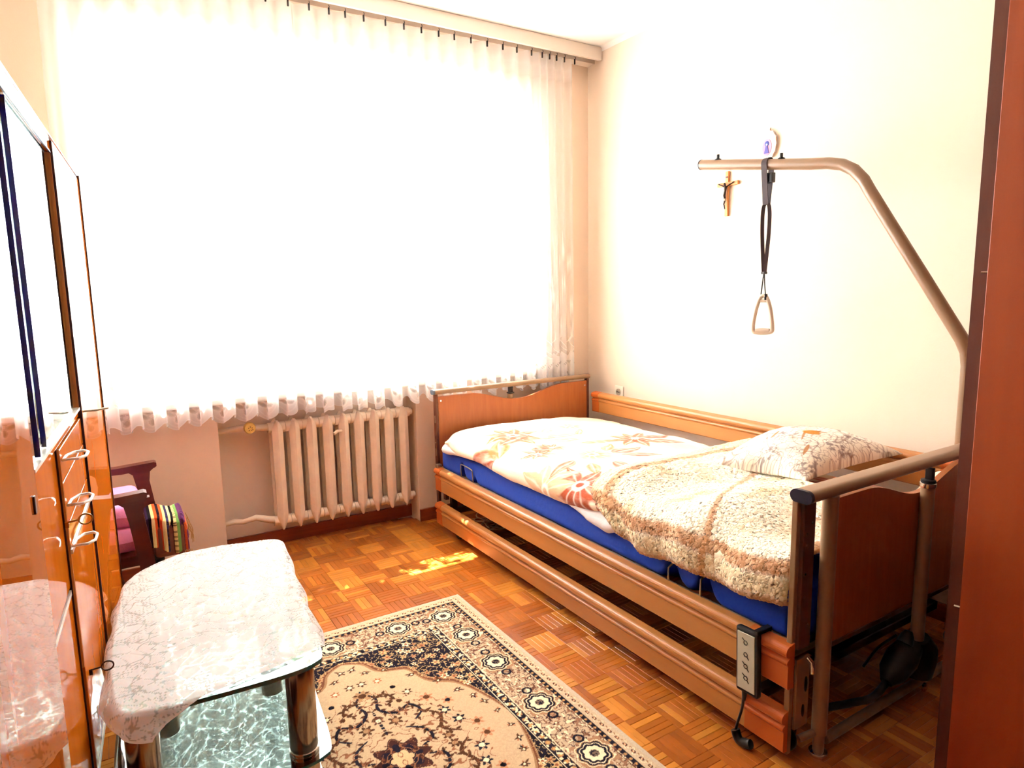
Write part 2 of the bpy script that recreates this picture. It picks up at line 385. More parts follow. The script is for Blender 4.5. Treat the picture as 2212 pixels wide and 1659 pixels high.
# cove strip between right wall and ceiling
struct(MB().prism([(0,0),(-0.022,0),(-0.006,-0.006),(0,-0.022)], (XR-0.0005, YB, ZC-0.0005), (0, YW-YB-0.09, 0), (1,0,0), (0,0,1)).build('trim_2', CEIL))

# ---- parquet: every finger is a piece; the 300 that show largest are parts, the rest one joined part
floor = bpy.data.objects['floor']
S = 0.1113; G = 0.0006
x_lo = 1.215 - 17*S; y_lo = 1.363 - 23*S
Minv = M.inverted(); FL = 1418.24
def project(x, y, z):
    c = Minv @ Vector((x, y, z))
    if c.z > -0.05: return None
    return (1106 + FL*c.x/-c.z, 829.5 - FL*c.y/-c.z, -c.z)
def occl(x, y):
    if -0.05 < x < 1.175 and 0.7 < y < 2.37: return True          # rug
    if x < -0.1 or x > 2.6: return True
    if 1.42 < x and y < 3.3: return x > 1.55
    # behind the glass table
    return x < 0.42+0.0*y and y < 2.9
fingers = []
for i in range(0, 30):
    for j in range(0, 42):
        x0 = x_lo+i*S; y0 = y_lo+j*S
        if x0 < XL-0.05 or x0+S > XR+0.1 or y0 > YN or y0 < YB: continue
        rr = random.Random(i*977+j*31)
        sqt = rr.choice([0,0,0,1,1,1,1,2]); along_y = (i+j) % 2 == (17+23) % 2
        for k in range(5):
            w = S/5
            t = sqt + rr.choice([0,0,0,1]) + rr.uniform(-0.3,0.3)
            base = [cl(164,84,24), cl(178,97,30), cl(204,128,48)][max(0,min(2,int(round(t))))] * rr.uniform(0.86,1.1)
            hgt = rr.uniform(-0.0004, 0.0002)
            if along_y: bx = (x0+k*w+G/2, y0+G/2, x0+(k+1)*w-G/2, y0+S-G/2)
            else: bx = (x0+G/2, y0+k*w+G/2, x0+S-G/2, y0+(k+1)*w-G/2)
            if bx[2] <= XL+0.001 or bx[0] >= XR-0.001 : continue
            ymax = YN-0.004 if (NX0 < bx[0] and bx[2] < NX1) else YW-0.002
            if bx[1] >= ymax-0.002 or bx[3] <= YB: continue
            bx = (max(bx[0],XL+0.001), max(bx[1],YB), min(bx[2],XR-0.001), min(bx[3],ymax))
            cx, cy = (bx[0]+bx[2])/2, (bx[1]+bx[3])/2
            p = project(cx, cy, 0); score = 0
            if p and -20 < p[0] < 2232 and p[1] < 1680 and not occl(cx, cy): score = 1/p[2]**3
            fingers.append((score, bx, hgt, base))
fingers.sort(key=lambda q: -q[0])
def finger(mb, bx, h):
    b = 0.0012; x0,y0,x1,y1 = bx
    vv = [(x0,y0,-0.010),(x1,y0,-0.010),(x1,y1,-0.010),(x0,y1,-0.010),
          (x0,y0,h-0.0012),(x1,y0,h-0.0012),(x1,y1,h-0.0012),(x0,y1,h-0.0012),
          (x0+b,y0+b,h),(x1-b,y0+b,h),(x1-b,y1-b,h),(x0+b,y1-b,h)]
    ff = [(0,1,5,4),(1,2,6,5),(2,3,7,6),(3,0,4,7),(4,5,9,8),(5,6,10,9),(6,7,11,10),(7,4,8,11),(8,9,10,11)]
    mb.add(vv, ff)
for sc_, bx, h, col in fingers[:300]:
    q = MB(); finger(q, bx, h); q.build('parquet_strip', FLOORM, floor, tone=col)
q = MB(); cols = []
for sc_, bx, h, col in fingers[300:]:
    finger(q, bx, h); cols += [col]*12
o = q.build('parquet_strips', FLOORM, floor, tone=np.array(cols)); o['kind'] = 'stuff'

# ------------------------------------------------------------------ pelmet rail and net curtain
pel = thing('curtain_rail', 'long white curtain rail box under the ceiling above the window', 'curtain rail', (1.1, 3.2, 2.6))
MB().box((-0.64, 3.243, 2.602), (XR-0.001, YW-0.001, 2.674)).box((-0.64, 3.19, 2.655), (XR-0.001, 3.243, 2.674)).build('rail_box', PELM, pel)
boxobj('front_board', (-0.64, 3.172, 2.602), (2.618, 3.19, 2.674), PELM, pel, 0.002)

HX = [0.832,0.926,1.017,1.094,1.184,1.293,1.389,1.483,1.578,1.667,1.764,1.862,1.959,2.048,2.144,2.216,2.266,2.314,2.369,2.442]
hx = []; x = 0.735
while x > -0.17: hx.append(x); x -= 0.093
HOOK = sorted(hx) + HX
cur = thing('net_curtain', 'white net curtain with lace hem hanging across the whole window', 'curtain', (1.1, 3.215, 0.72))
n = 1500
# cloth parameter: one pleat per hook
u = np.linspace(0, len(HOOK)-1, n)
hk = np.array(HOOK)
xu = np.interp(u, np.arange(len(hk)), hk)
def cyc(u): return np.cos(u*2*PI)
zt = np.concatenate([np.linspace(0, 0.86, 26), np.linspace(0.86, 1, 150)[1:]])
Ug, Zt = np.meshgrid(u, zt, indexing='ij'); Xg = np.interp(Ug, np.arange(len(hk)), hk)
dens = np.interp(Ug, np.arange(len(hk)), np.gradient(hk))
amp = 0.016 + 0.03*Zt*np.clip(0.095/dens-0.8, 0.15, 0.8)
wob = fbm(Ug*0.12, Zt*0.25, 3, 1.0, 2)
ph = Ug*2*PI + 1.1*wob*Zt
Yg = 3.246 + 0.004*Zt - amp*np.cos(ph) + 0.012*fbm(Ug*0.3, Zt*0.15, 5, 1, 2)*Zt
# narrow the pleat toward the hook at the top
Xg2 = Xg + (0.012*np.sin(ph*2))*Zt + 0.010*fbm(Ug*0.2, Zt*0.2, 9, 1, 2)*Zt - 0.055*Zt*(1-Zt)*(Xg<0.2)
sl = Ug*0.150                              # length along the cloth in metres (motif coordinate)
sc1 = np.abs(np.sin(sl/0.155*PI)); sc2 = np.abs(np.sin(sl/0.155*3*PI+0.6))
zb = 0.735 - 0.038*sc1**1.2 - 0.012*sc2 + 0.012*fbm(Ug*0.15, 0*Ug, 21, 1, 2)
Zg = 2.599 - (2.599-zb)*Zt
# coverage pattern
hh = (Zg - zb)                              # height above hem
pu = (sl/0.155) % 1.0 - 0.5; px = pu*0.155
cov = np.full_like(Xg, 0.50)
band = hh < 0.17
cov = np.where(band, 0.90, cov)
cx0, cz0 = 0, 0.075
rad = np.hypot(px-cx0, hh-cz0); ang = np.arctan2(hh-cz0, px-cx0)
pet = 0.048*np.abs(np.cos(2.5*(ang+PI/2)))**0.6
ring = np.abs(rad-pet) < 0.004
cov = np.where(band & (rad < pet-0.004) & (rad > 0.008), 0.62, cov)
cov = np.where(band & ring, 0.97, cov)
for k in range(5):
    an_ = math.radians(-90+72*k); ux_, uz_ = math.cos(an_), math.sin(an_)
    da = px*ux_+(hh-cz0)*uz_-0.027; db = -px*uz_+(hh-cz0)*ux_
    cov = np.where(band & ((da/0.013)**2+(db/0.0065)**2 < 1), 0.40, cov)
dots = band & (np.abs(rad-0.071) < 0.005) & (np.abs(((ang/0.20) % 1)-0.5) < 0.27) & (ang > 0.35) & (ang < 2.8)
cov = np.where(dots, 0.42, cov)
cov = np.where((np.abs(rad-0.060) < 0.003) & (hh > 0), 0.97, cov)
cov = np.where(hh < 0.005, 0.97, cov)
# scroll ornaments above the hem
sw = (np.sin(sl*38+np.cos(Zg*26)*2.2)*np.sin(Zg*34+np.cos(sl*22)*2.0))
cov = np.where((hh > 0.17) & (hh < 0.9) & (np.abs(sw) < 0.07), 0.82, cov)
cov = np.where(hh > 1.80, 0.85, cov)
P = np.stack([Xg2, Yg, Zg], -1)
covc = np.stack([cov]*3, -1)
grid_mesh('net_fabric', P, LACE, cur, covc, 'lace')
hkm = MB().box((-0.004,-0.004,-0.014),(0.004,0.004,0.016),0.002).tube([(0,-0.004,0.01),(0,-0.010,0.018),(0,-0.004,0.026)],0.0018,6)
hk0 = None
for xh in HOOK:
    if hk0 is None:
        hk0 = MB().add([Vector(v)+Vector((xh,3.203,2.575)) for v in hkm.v], hkm.f, False).build('curtain_hook', BLACK, cur); b0 = xh
    else:
        o = hk0.copy(); C.objects.link(o); o.parent = cur; o.location = (xh-b0, 0, 0)

# ------------------------------------------------------------------ radiator
rad_ = thing('radiator', 'cream cast iron column radiator in the niche under the window', 'radiator', (1.01, 3.38, 0.10))
RX0, RX1, ns = 0.665, 1.362, 9
pitch = (RX1-RX0-0.03)/(ns-1)
def rad_section(xc):
    q = MB()
    y0, y1 = 3.315, 3.395
    # front and rear flat pointed columns
    for (ya, yb, w) in ((y0, y0+0.030, 0.026), (y1-0.012, y1+0.006, 0.0285)):
        prof = [(-w*0.15,0.100),(w*0.15,0.100),(w*0.9,0.155),(w,0.18),(w,0.60),(w*0.9,0.628),(w*0.2,0.662),(-w*0.2,0.662),(-w*0.9,0.628),(-w,0.60),(-w,0.18),(-w*0.9,0.155)]
        nn = len(prof)
        ym = (ya+yb)/2
        ridge = [(a*0.12, b) for a, b in prof]
        vv = [Vector((xc+a, yb, b)) for a, b in prof] + [Vector((xc+a, ym, b)) for a, b in prof] + [Vector((xc+a, ya, 0.10+(b-0.10)*0.96+0.01)) for a, b in ridge]
        ff = [(i,(i+1)%nn,nn+(i+1)%nn,nn+i) for i in range(nn)] + [(nn+i,nn+(i+1)%nn,2*nn+(i+1)%nn,2*nn+i) for i in range(nn)]
        ff += [tuple(range(nn))[::-1], tuple(2*nn+i for i in range(nn))]
        q.add(vv, ff, False)
    q.box((xc-0.012, y0+0.02, 0.12), (xc+0.012, y1-0.01, 0.16), 0.004); q.box((xc-0.012, y0+0.02, 0.60), (xc+0.012, y1-0.01, 0.645), 0.004)
    q.lathe([(0.026,-pitch/2+0.001),(0.027,-0.01),(0.027,0.01),(0.026,pitch/2-0.001)], (xc, 3.355, 0.625), 14, 'x')
    q.lathe([(0.024,-pitch/2+0.001),(0.025,-0.01),(0.025,0.01),(0.024,pitch/2-0.001)], (xc, 3.355, 0.145), 14, 'x')
    return q
s0 = None
for i in range(ns):
    xc = RX0+0.018+i*pitch
    if s0 is None: s0 = rad_section(xc).build('radiator_section', RAD, rad_); xs0 = xc
    else:
        o = s0.copy(); C.objects.link(o); o.parent = rad_; o.location = (xc-xs0, 0, 0)
MB().lathe([(0.016,0),(0.018,0.01),(0.018,0.03),(0.010,0.035)], (RX1+0.014,3.355,0.625), 8, 'x').build('end_plug', RAD, rad_)
MB().lathe([(0.016,0),(0.018,0.01),(0.018,0.03),(0.010,0.035)], (RX1+0.014,3.355,0.15), 8, 'x').build('end_plug', RAD, rad_)
MB().tube([(0.955,3.30,0.565),(0.975,3.31,0.575),(1.0,3.315,0.572)],0.008,8).build('bleed_valve', RAD, rad_)
MB().tube([(0.413,3.40,0.16),(0.46,3.385,0.172),(0.50,3.375,0.165),(0.56,3.365,0.178),(0.62,3.358,0.158),(0.68,3.355,0.145)],0.013,10,rr=[0.011,0.014,0.012,0.015,0.018,0.02]).build('return_pipe', RAD, rad_)
MB().tube([(0.413,3.40,0.625),(0.46,3.385,0.632),(0.52,3.37,0.638),(0.60,3.358,0.632),(0.68,3.355,0.625)],0.013,10,rr=[0.012,0.013,0.018,0.016,0.018]).build('supply_pipe', RAD, rad_)
kn = MB().lathe([(0.012,-0.012),(0.024,-0.010),(0.027,0.0),(0.027,0.018),(0.022,0.024)], (0.552,3.305,0.645), 20, 'y').build('valve_knob', CORK, rad_)
kn['label'] = 'round yellow valve knob with worn printed marks'
mk = MB()
for dx, dz in ((-0.008,0.004),(0.0,0.008),(0.008,0.003),(0.004,-0.008),(-0.006,-0.009),(0.010,-0.006)):
    mk.box((0.552+dx-0.002,3.2915,0.645+dz-0.0015),(0.552+dx+0.003,3.2925,0.645+dz+0.0015))
mk.build('valve_mark', BLACK, kn)

# ------------------------------------------------------------------ power outlet, crucifix, medallion on right wall
out = thing('power_outlet', 'white wall socket on the right wall above the far bed rail', 'socket', (XR, 3.005, 0.66))
MB().box((XR-0.010,2.968,0.620),(XR-0.0005,3.044,0.694),0.004).build('cover_plate', IVORY, out)
MB().lathe([(0.020,0.0),(0.0205,-0.006),(0.015,-0.0065),(0.014,-0.001)], (XR-0.0095,3.006,0.657), 20, 'x').build('socket_well', mat('socket_grey', srgb(196,176,150), 0.5, noise=0.03), out)
MB().lathe([(0.003,-0.0),(0.003,-0.008)], (XR-0.010,2.998,0.657), 8, 'x').lathe([(0.003,-0.0),(0.003,-0.008)], (XR-0.010,3.014,0.657), 8, 'x').build('socket_pin', BLACK, out)

cr = thing('crucifix', 'small wooden crucifix with dark metal figure on the right wall', 'crucifix', (XR-0.01, 2.225, 1.72))
boxobj('upright_bar', (XR-0.013, 2.217, 1.615), (XR-0.001, 2.235, 1.826), CROSSW, cr, 0.0015)
boxobj('cross_bar', (XR-0.0145, 2.160, 1.757), (XR-0.0015, 2.283, 1.775), CROSSW, cr, 0.0015)
fg = MB()
fx = XR-0.021
fg.tube([(fx,2.226,1.690),(fx-0.003,2.229,1.712),(fx-0.001,2.226,1.735),(fx,2.225,1.752)],0.005,8,rr=[0.0045,0.0065,0.0055,0.007])
fg.tube([(fx,2.225,1.750),(fx+0.002,2.200,1.762),(fx+0.003,2.178,1.770)],0.003,6,rr=[0.004,0.003,0.0025])
fg.tube([(fx,2.225,1.750),(fx+0.002,2.250,1.762),(fx+0.003,2.270,1.770)],0.003,6,rr=[0.004,0.003,0.0025])
fg.tube([(fx,2.226,1.694),(fx-0.004,2.230,1.672),(fx,2.226,1.648)],0.004,6,rr=[0.0055,0.004,0.0028])
fg.tube([(fx-0.003,2.226,1.752),(fx-0.004,2.227,1.760),(fx-0.004,2.228,1.767),(fx-0.003,2.228,1.772)],0.005,8,rr=[0.003,0.0055,0.0055,0.002])
fb = fg.build('metal_figure', mat('dark_pewter', srgb(52,40,34), 0.4, metal=0.6, noise=0.05), cr)
MB().box((fx-0.007,2.220,1.686),(fx+0.004,2.231,1.698),0.003).build('loincloth', mat('pewter_light', srgb(150,130,110), 0.5, noise=0.03), cr)
MB().box((XR-0.0155,2.220,1.795),(XR-0.013,2.232,1.801)).build('scroll_plate', BROWNM, cr)

md = thing('oval_wall_plaque', 'oval white porcelain plaque with a blue and pink figure above the lifting pole', 'plaque', (XR-0.01, 1.997, 1.905))
def oval(y, z, ry, rz, x0, x1, n=40, wav=0.0, k=12):
    pl = [((ry*(1+wav*math.cos(k*2*PI*i/n)))*math.cos(2*PI*i/n), (rz*(1+wav*math.cos(k*2*PI*i/n)))*math.sin(2*PI*i/n)) for i in range(n)]
    return MB().prism(pl, (x0, y, z), (x1-x0, 0, 0), (0,1,0), (0,0,1))
oval(1.997,1.905,0.040,0.062,XR-0.014,XR-0.001,72,0.045,12).build('porcelain_frame', PORC, md)
MB().tube([(XR-0.010,1.997+0.038*math.cos(a)*1.0,1.905+0.058*math.sin(a)) for a in np.linspace(0,2*PI,49)[:-1]],0.004,8,closed=True).build('beaded_rim', mat('rim_rose', srgb(214,176,150), 0.4, noise=0.05), md)
oval(2.003,1.895,0.024,0.036,XR-0.016,XR-0.0135).build('picture_oval', mat('picture_rose', srgb(206,140,170), 0.4, noise=0.08, nscale=90), md)
pf = MB(); xq = XR-0.018
pf.lathe([(0.006,0),(0.011,0.001),(0.012,0.002),(0.004,0.003)], (xq,2.003,1.910), 14, 'x')
pf.build('blue_hood', mat('picture_blue', srgb(60,80,160), 0.5, noise=0.05), md)
MB().prism([(-0.013,-0.034),(0.013,-0.034),(0.009,-0.018),(0.004,0.004),(-0.004,0.004),(-0.008,-0.016)], (xq,2.003,1.902), (0.002,0,0), (0,1,0), (0,0,1)).build('blue_robe', mat('picture_violet', srgb(84,74,160), 0.5, noise=0.05), md)
MB().lathe([(0.003,0),(0.0045,0.0008)], (xq-0.001,2.003,1.906), 12, 'x').build('painted_face', mat('picture_skin', srgb(240,205,190), 0.5, noise=0.03), md)
MB().tube([(XR-0.003,1.994,1.966),(XR-0.008,1.994,1.972),(XR-0.003,1.994,1.978)],0.002,6).build('hanging_loop', BRASS, md)

# ------------------------------------------------------------------ hospital bed
BX0, BX1, BYH, BYF = 1.465, 2.505, 0.98, 3.16
bed = thing('hospital_bed', 'adjustable hospital bed with wood laminate boards and side rails', 'bed', (1.98, 2.07, 0))
def ovalrail(y, z, w, h, x0, x1, seg=10):
    pl = []
    for k in range(seg+1): a = -PI/2+PI*k/seg; pl.append((w/2-h/2+h/2*math.cos(a), h/2*math.sin(a)))
    for k in range(seg+1): a = PI/2+PI*k/seg; pl.append((-w/2+h/2+h/2*math.cos(a), h/2*math.sin(a)))
    return MB().prism(pl, (x0, y, z), (x1-x0, 0, 0), (0,1,0), (0,0,1), True)
def board(ypos, thick, x0, x1, z0, z1, dip, xa, xb):
    pts = [(x0,z0),(x1,z0),(x1,z1)]
    for k in range(21):
        t = 1-k/20; x = xa+(xb-xa)*t; pts.append((x, z1 - dip*0.5*(1-math.cos(2*PI*t))))
    pts.append((x0,z1))
    return MB().prism(pts, (0, ypos, 0), (0, thick, 0), (1,0,0), (0,0,1))
# foot end
fb = board(BYF, 0.018, BX0+0.018, BX1-0.012, 0.34, 0.722, 0.060, BX0+0.20, BX1-0.18).build('foot_board', LAMIN, bed)
MB().box((BX0+0.030,BYF-0.001,0.695),(BX0+0.038,BYF+0.0005,0.703)).build('screw_head', CHROME, fb); MB().box((BX1-0.034,BYF-0.001,0.690),(BX1-0.026,BYF+0.0005,0.698)).build('screw_head', CHROME, fb)
fr = ovalrail(BYF+0.009, 0.748, 0.042, 0.026, BX0-0.002, BX1+0.004).build('foot_rail', BEIGE, bed)
ovalrail(BYF+0.009, 0.748, 0.043, 0.027, BX0-0.012, BX0-0.002).build('rail_cap', mat('grey_cap', srgb(96,106,120), 0.4, noise=0.03), fr)
for x0 in (BX0, BX1-0.016):
    p = MB().box((x0,BYF-0.004,0.06),(x0+0.016,BYF+0.024,0.736),0.003).build('foot_post', BROWNM, bed)
    for za, zb2 in ((0.40,0.44),(0.58,0.62),(0.47,0.475)): MB().box((x0-0.0012,BYF+0.004,za),(x0,BYF+0.010,zb2)).build('latch_slot', STEEL, p)
MB().tube([(1.955,BYF+0.03,0.30),(1.955,BYF+0.03,0.69)],0.018,14).build('lift_column', BEIGE, bed)
MB().box((1.942,BYF+0.018,0.70),(1.968,BYF+0.036,0.735),0.003).box((1.936,BYF+0.014,0.692),(1.974,BYF+0.040,0.700),0.002).build('column_clamp', BLACK, bed)
# head end
hb = board(BYH-0.010, 0.018, 1.585, BX1-0.012, 0.315, 0.722, 0.060, 1.74, 2.30).build('head_board', LAMIN, bed)
boxobj('board_edge_trim', (1.585,BYH-0.013,0.303), (BX1-0.012,BYH+0.011,0.316), BROWNM, hb)
hr = ovalrail(BYH-0.004, 0.752, 0.060, 0.032, BX0-0.004, BX1+0.006, 12).build('head_rail', BEIGE, bed)
ovalrail(BYH-0.004, 0.752, 0.062, 0.034, BX0-0.016, BX0-0.004, 12).build('rail_cap', mat('navy_cap', srgb(26,30,52), 0.4, noise=0.03), hr)
ch = MB().box((BX0-0.012,BYH+0.006,0.03),(BX0+0.004,BYH+0.022,0.738),0.002).build('head_channel', BEIGE, bed)
cp = MB().box((BX0+0.004,BYH-0.004,0.33),(BX0+0.052,BYH+0.014,0.738),0.002).build('corner_panel', BROWNM, bed)
for z in (0.675, 0.648, 0.618, 0.54, 0.478, 0.397):
    MB().lathe([(0.0035,0),(0.0035,-0.003)], (BX0+0.014+0.02*(z in (0.675,0.397)), BYH-0.004, z), 8, 'y').build('screw_head', CHROME, cp)
hp = MB().tube([(1.562,BYH-0.014,0.066),(1.562,BYH-0.014,0.738)],0.020,20).build('head_post', BEIGE, bed)
MB().tube([(1.562,BYH-0.014,0.012),(1.562,BYH-0.014,0.064)],0.015,18).build('leg_tube', BEIGE, hp)
MB().lathe([(0.024,0.001),(0.026,0.006),(0.024,0.012),(0.018,0.014)], (1.562,BYH-0.014,0.0), 20).build('chrome_foot', CHROME, hp)
hp2 = MB().tube([(BX1-0.03,BYH-0.014,0.02),(BX1-0.03,BYH-0.014,0.738)],0.020,20).build('head_post', BEIGE, bed)
# bracket plate with slots next to post
bp = MB().box((BX0+0.004,BYH-0.002,0.10),(BX0+0.060,BYH+0.006,0.302),0.002).build('slotted_bracket', BEIGE, bed)
MB().prism([(0.006*math.cos(a),0.022*math.sin(a)) for a in np.linspace(0,2*PI,15)[:-1]], (BX0+0.044,BYH-0.004,0.222), (0,0.003,0), (1,0,0), (0,0,1)).build('slot_hole', BLACK, bp)
MB().prism([(0.005*math.cos(a),0.018*math.sin(a)) for a in np.linspace(0,2*PI,15)[:-1]], (BX0+0.036,BYH-0.004,0.148), (0,0.003,0), (1,0,0), (0,0,1)).build('slot_hole', BLACK, bp)
MB().tube([(BX0+0.042,BYH-0.006,0.300),(BX0+0.044,BYH-0.018,0.292),(BX0+0.046,BYH-0.018,0.26)],0.006,8).build('chrome_hook', CHROME, bp)
MB().tube([(1.582,BYH-0.018,0.040),(2.47,BYH-0.018,0.040)],0.014,14).build('lower_crossbar', BEIGE, bed)
MB().tube([(1.50,BYH+0.005,0.060),(1.545,BYH-0.010,0.070)],0.010,10).build('brace_stub', BEIGE, bed)
# centre column and drive
cc_ = MB().tube([(2.02,BYH-0.03,0.205),(2.02,BYH-0.03,0.688)],0.019,20).build('lift_column', BEIGE, bed)
MB().lathe([(0.020,0.0),(0.022,0.006),(0.022,0.014),(0.014,0.018)], (2.02,BYH-0.03,0.682), 20).build('column_collar', CHROME, cc_)
MB().box((2.022,BYH-0.040,0.690),(2.036,BYH-0.018,0.740),0.002).lathe([(0.020,0),(0.020,0.008)], (2.02,BYH-0.03,0.697), 18).build('column_clamp', BLACK, cc_)
mo = MB()
mo.tube([(2.03,BYH-0.03,0.205),(2.045,BYH-0.03,0.17),(2.06,BYH-0.02,0.13),(2.06,BYH-0.02,0.07)],0.05,16,rr=[0.030,0.046,0.050,0.040])
mo.tube([(2.01,BYH-0.02,0.185),(1.96,BYH-0.02,0.155),(1.91,BYH-0.02,0.125),(1.88,BYH-0.02,0.105)],0.04,16,rr=[0.034,0.045,0.038,0.018])
mo.tube([(1.97,BYH-0.02,0.20),(1.985,BYH-0.02,0.222),(1.99,BYH-0.02,0.235)],0.02,12,rr=[0.024,0.018,0.010])
mo.build('drive_motor', DKGREEN, bed)
MB().tube(spline([(1.90,BYH-0.02,0.118),(1.86,BYH-0.02,0.095),(1.80,BYH-0.025,0.088),(1.72,BYH-0.02,0.10),(1.60,BYH+0.02,0.10)],6),0.011,10).build('corrugated_hose', BLACK, bed)
MB().tube(spline([(1.96,BYH,0.22),(1.90,BYH+0.02,0.19),(1.88,BYH+0.05,0.12)],6),0.004,6).build('motor_cable', BLACK, bed)
MB().lathe([(0.004,0),(0.014,0.004),(0.014,0.01),(0.004,0.014)], (2.04,BYH-0.06,0.05), 12, 'y').build('chrome_pivot', CHROME, bed)
# lying frame
lf = MB().box((BX0+0.001,BYH+0.03,0.285),(BX0+0.009,BYF-0.01,0.347),0.001).box((BX0+0.009,BYH+0.03,0.285),(BX0+0.040,BYF-0.01,0.308)).box((BX1-0.040,BYH+0.03,0.285),(BX1-0.012,BYF-0.01,0.308),0.003)
lf.box((BX0+0.04,BYH+0.03,0.285),(BX1-0.04,BYH+0.06,0.305)).box((BX0+0.04,BYF-0.05,0.285),(BX1-0.04,BYF-0.02,0.305))
lf.build('lying_frame', mat('grey_frame_metal', srgb(150,140,120), 0.35, metal=0.3, noise=0.04), bed)
s0 = None
for i in range(16):
    yy = BYH+0.13+i*0.128
    if s0 is None: s0 = boxobj('slat', (BX0+0.045,yy,0.302), (BX1-0.045,yy+0.045,0.313), LAMIN, bed, 0.002); y_s = yy
    else:
        o = s0.copy(); C.objects.link(o); o.parent = bed; o.location = (0, yy-y_s, 0)
# undercarriage
uc = MB().box((1.480,3.02,0.095),(1.51,3.05,0.28)).box((2.44,3.02,0.095),(2.47,3.05,0.31)).box((1.50,3.02,0.11),(2.47,3.05,0.14),0.003).box((1.50,1.10,0.11),(2.47,1.13,0.14),0.003)
uc.box((1.60,1.12,0.115),(1.63,3.03,0.135)).box((2.36,1.12,0.115),(2.39,3.03,0.135))
uc.build('undercarriage', mat('dark_frame_metal', srgb(72,50,40), 0.4, noise=0.04), bed)
MB().box((1.66,1.35,0.14),(2.30,2.3,0.29),0.01).build('drive_tray', BROWNM, bed)
def castor(x, y, fy):
    k = MB().lathe([(0.012,-0.013),(0.030,-0.012),(0.034,-0.006),(0.034,0.006),(0.030,0.012),(0.012,0.013)], (x,y,0.0345), 24, 'x')
    w = k.build('castor', BLACK, bed)
    MB().prism([(-0.020,0.0),(0.020,0.0),(0.028,0.046),(-0.028,0.046)], (x-0.018,y,0.040), (0.004,0,0), (0,1,0), (0,0,1)).prism([(-0.020,0.0),(0.020,0.0),(0.028,0.046),(-0.028,0.046)], (x+0.014,y,0.040), (0.004,0,0), (0,1,0), (0,0,1)).box((x-0.018,y-0.02,0.082),(x+0.018,y+0.02,0.094)).build('castor_fork', BROWNM, w)
for x, y in ((1.476,2.935),(2.45,2.965),(1.505,1.03),(2.45,1.03)): castor(x, y, 0)
# foot end rail mount bracket
MB().box((1.475,3.09,0.17),(1.495,3.115,0.335)).box((1.485,3.085,0.225),(1.515,3.12,0.27),0.003).build('rail_bracket', BROWNM, bed)
MB().box((1.44,3.105,0.335),(1.468,3.135,0.366),0.003).build('rail_latch', STEEL, bed)
# side rails with two rounded beads
def rail_profile(h):
    p = []
    def arc(cx, cz, r, a0, a1, n=6):
        for k in range(n+1):
            a = math.radians(a0+(a1-a0)*k/n); p.append((cx+r*math.cos(a), cz+r*math.sin(a)))
    # x outward negative = towards room ; z down from top
    p.append((0.0, h)); p.append((0.0, 0.0)); p.append((-0.020, 0.0))
    p.append((-0.024, 0.004)); p.append((-0.024, h-0.058))
    arc(-0.021, h-0.049, 0.0075, 200, 110, 5)
    p.append((-0.018, h-0.038))
    arc(-0.016, h-0.020, 0.017, 235, 90, 9)
    return p
def side_rail(xin, sgn, y0, y1, z0, h, caps=True, tilt=0.0):
    pr = rail_profile(h)
    r = MB().prism(pr, (xin, y0, z0), (0, y1-y0, tilt), (sgn,0,0), (0,0,1)).build('side_rail', RAILW, bed)
    pc = [(a*1.06-0.0002*(a<0), (b-h/2)*1.012+h/2) for a, b in pr]
    for (a, b) in ((y0-0.003, 0.125), (y1-0.06, 0.063)):
        e = MB().prism(pc, (xin, a, z0), (0, b, 0), (sgn,0,0), (0,0,1)).build('rail_end_cap', RAILCAP, r)
    return r
side_rail(1.462, 1, 0.985, 3.125, 0.226, 0.124)
side_rail(1.462, 1, 0.990, 3.125, 0.041, 0.117)
side_rail(2.532, 1, 1.02, 3.125, 0.534, 0.122)
side_rail(2.532, 1, 1.02, 3.125, 0.330, 0.118)
# mattress retainers: bent wire loops
for ya, yb, zt_ in ((2.895,2.768,0.412),(1.443,1.443,0.39),(1.309,1.309,0.40)):
    if ya != yb:
        pts = spline([(1.474,ya,0.345),(1.471,ya-0.002,0.395),(1.471,ya-0.012,zt_),(1.471,yb+0.014,zt_-0.004),(1.471,yb+0.002,0.39),(1.474,yb,0.335)],5)
    else: pts = [(1.470,ya,0.325),(1.466,ya,0.36),(1.467,ya,zt_),(1.50,ya,zt_+0.02)]
    MB().tube(pts,0.0028,8).build('mattress_retainer', STEEL, bed)

# ------------------------------------------------------------------ mattress
def topz(y):                         # bed surface height along length
    return np.interp(y, [0.98,1.4,2.0,2.6,3.15], [0.485,0.475,0.465,0.46,0.465])
nu, nv = 220, 40
y = np.linspace(1.01, 3.145, nu); a = np.linspace(0, 2*PI, 72, endpoint=True)
Y, A = np.meshgrid(y, a, indexing='ij')
xm0, xm1, zm0, zm1 = 1.482, 2.468, 0.317, 0.470
cxm, czm = (xm0+xm1)/2, (zm0+zm1)/2
def superell(A, rx, rz, n=7):
    c, s = np.cos(A), np.sin(A); k = (np.abs(c)**n+np.abs(s)**n)**(-1/n); return rx*c*k, rz*s*k
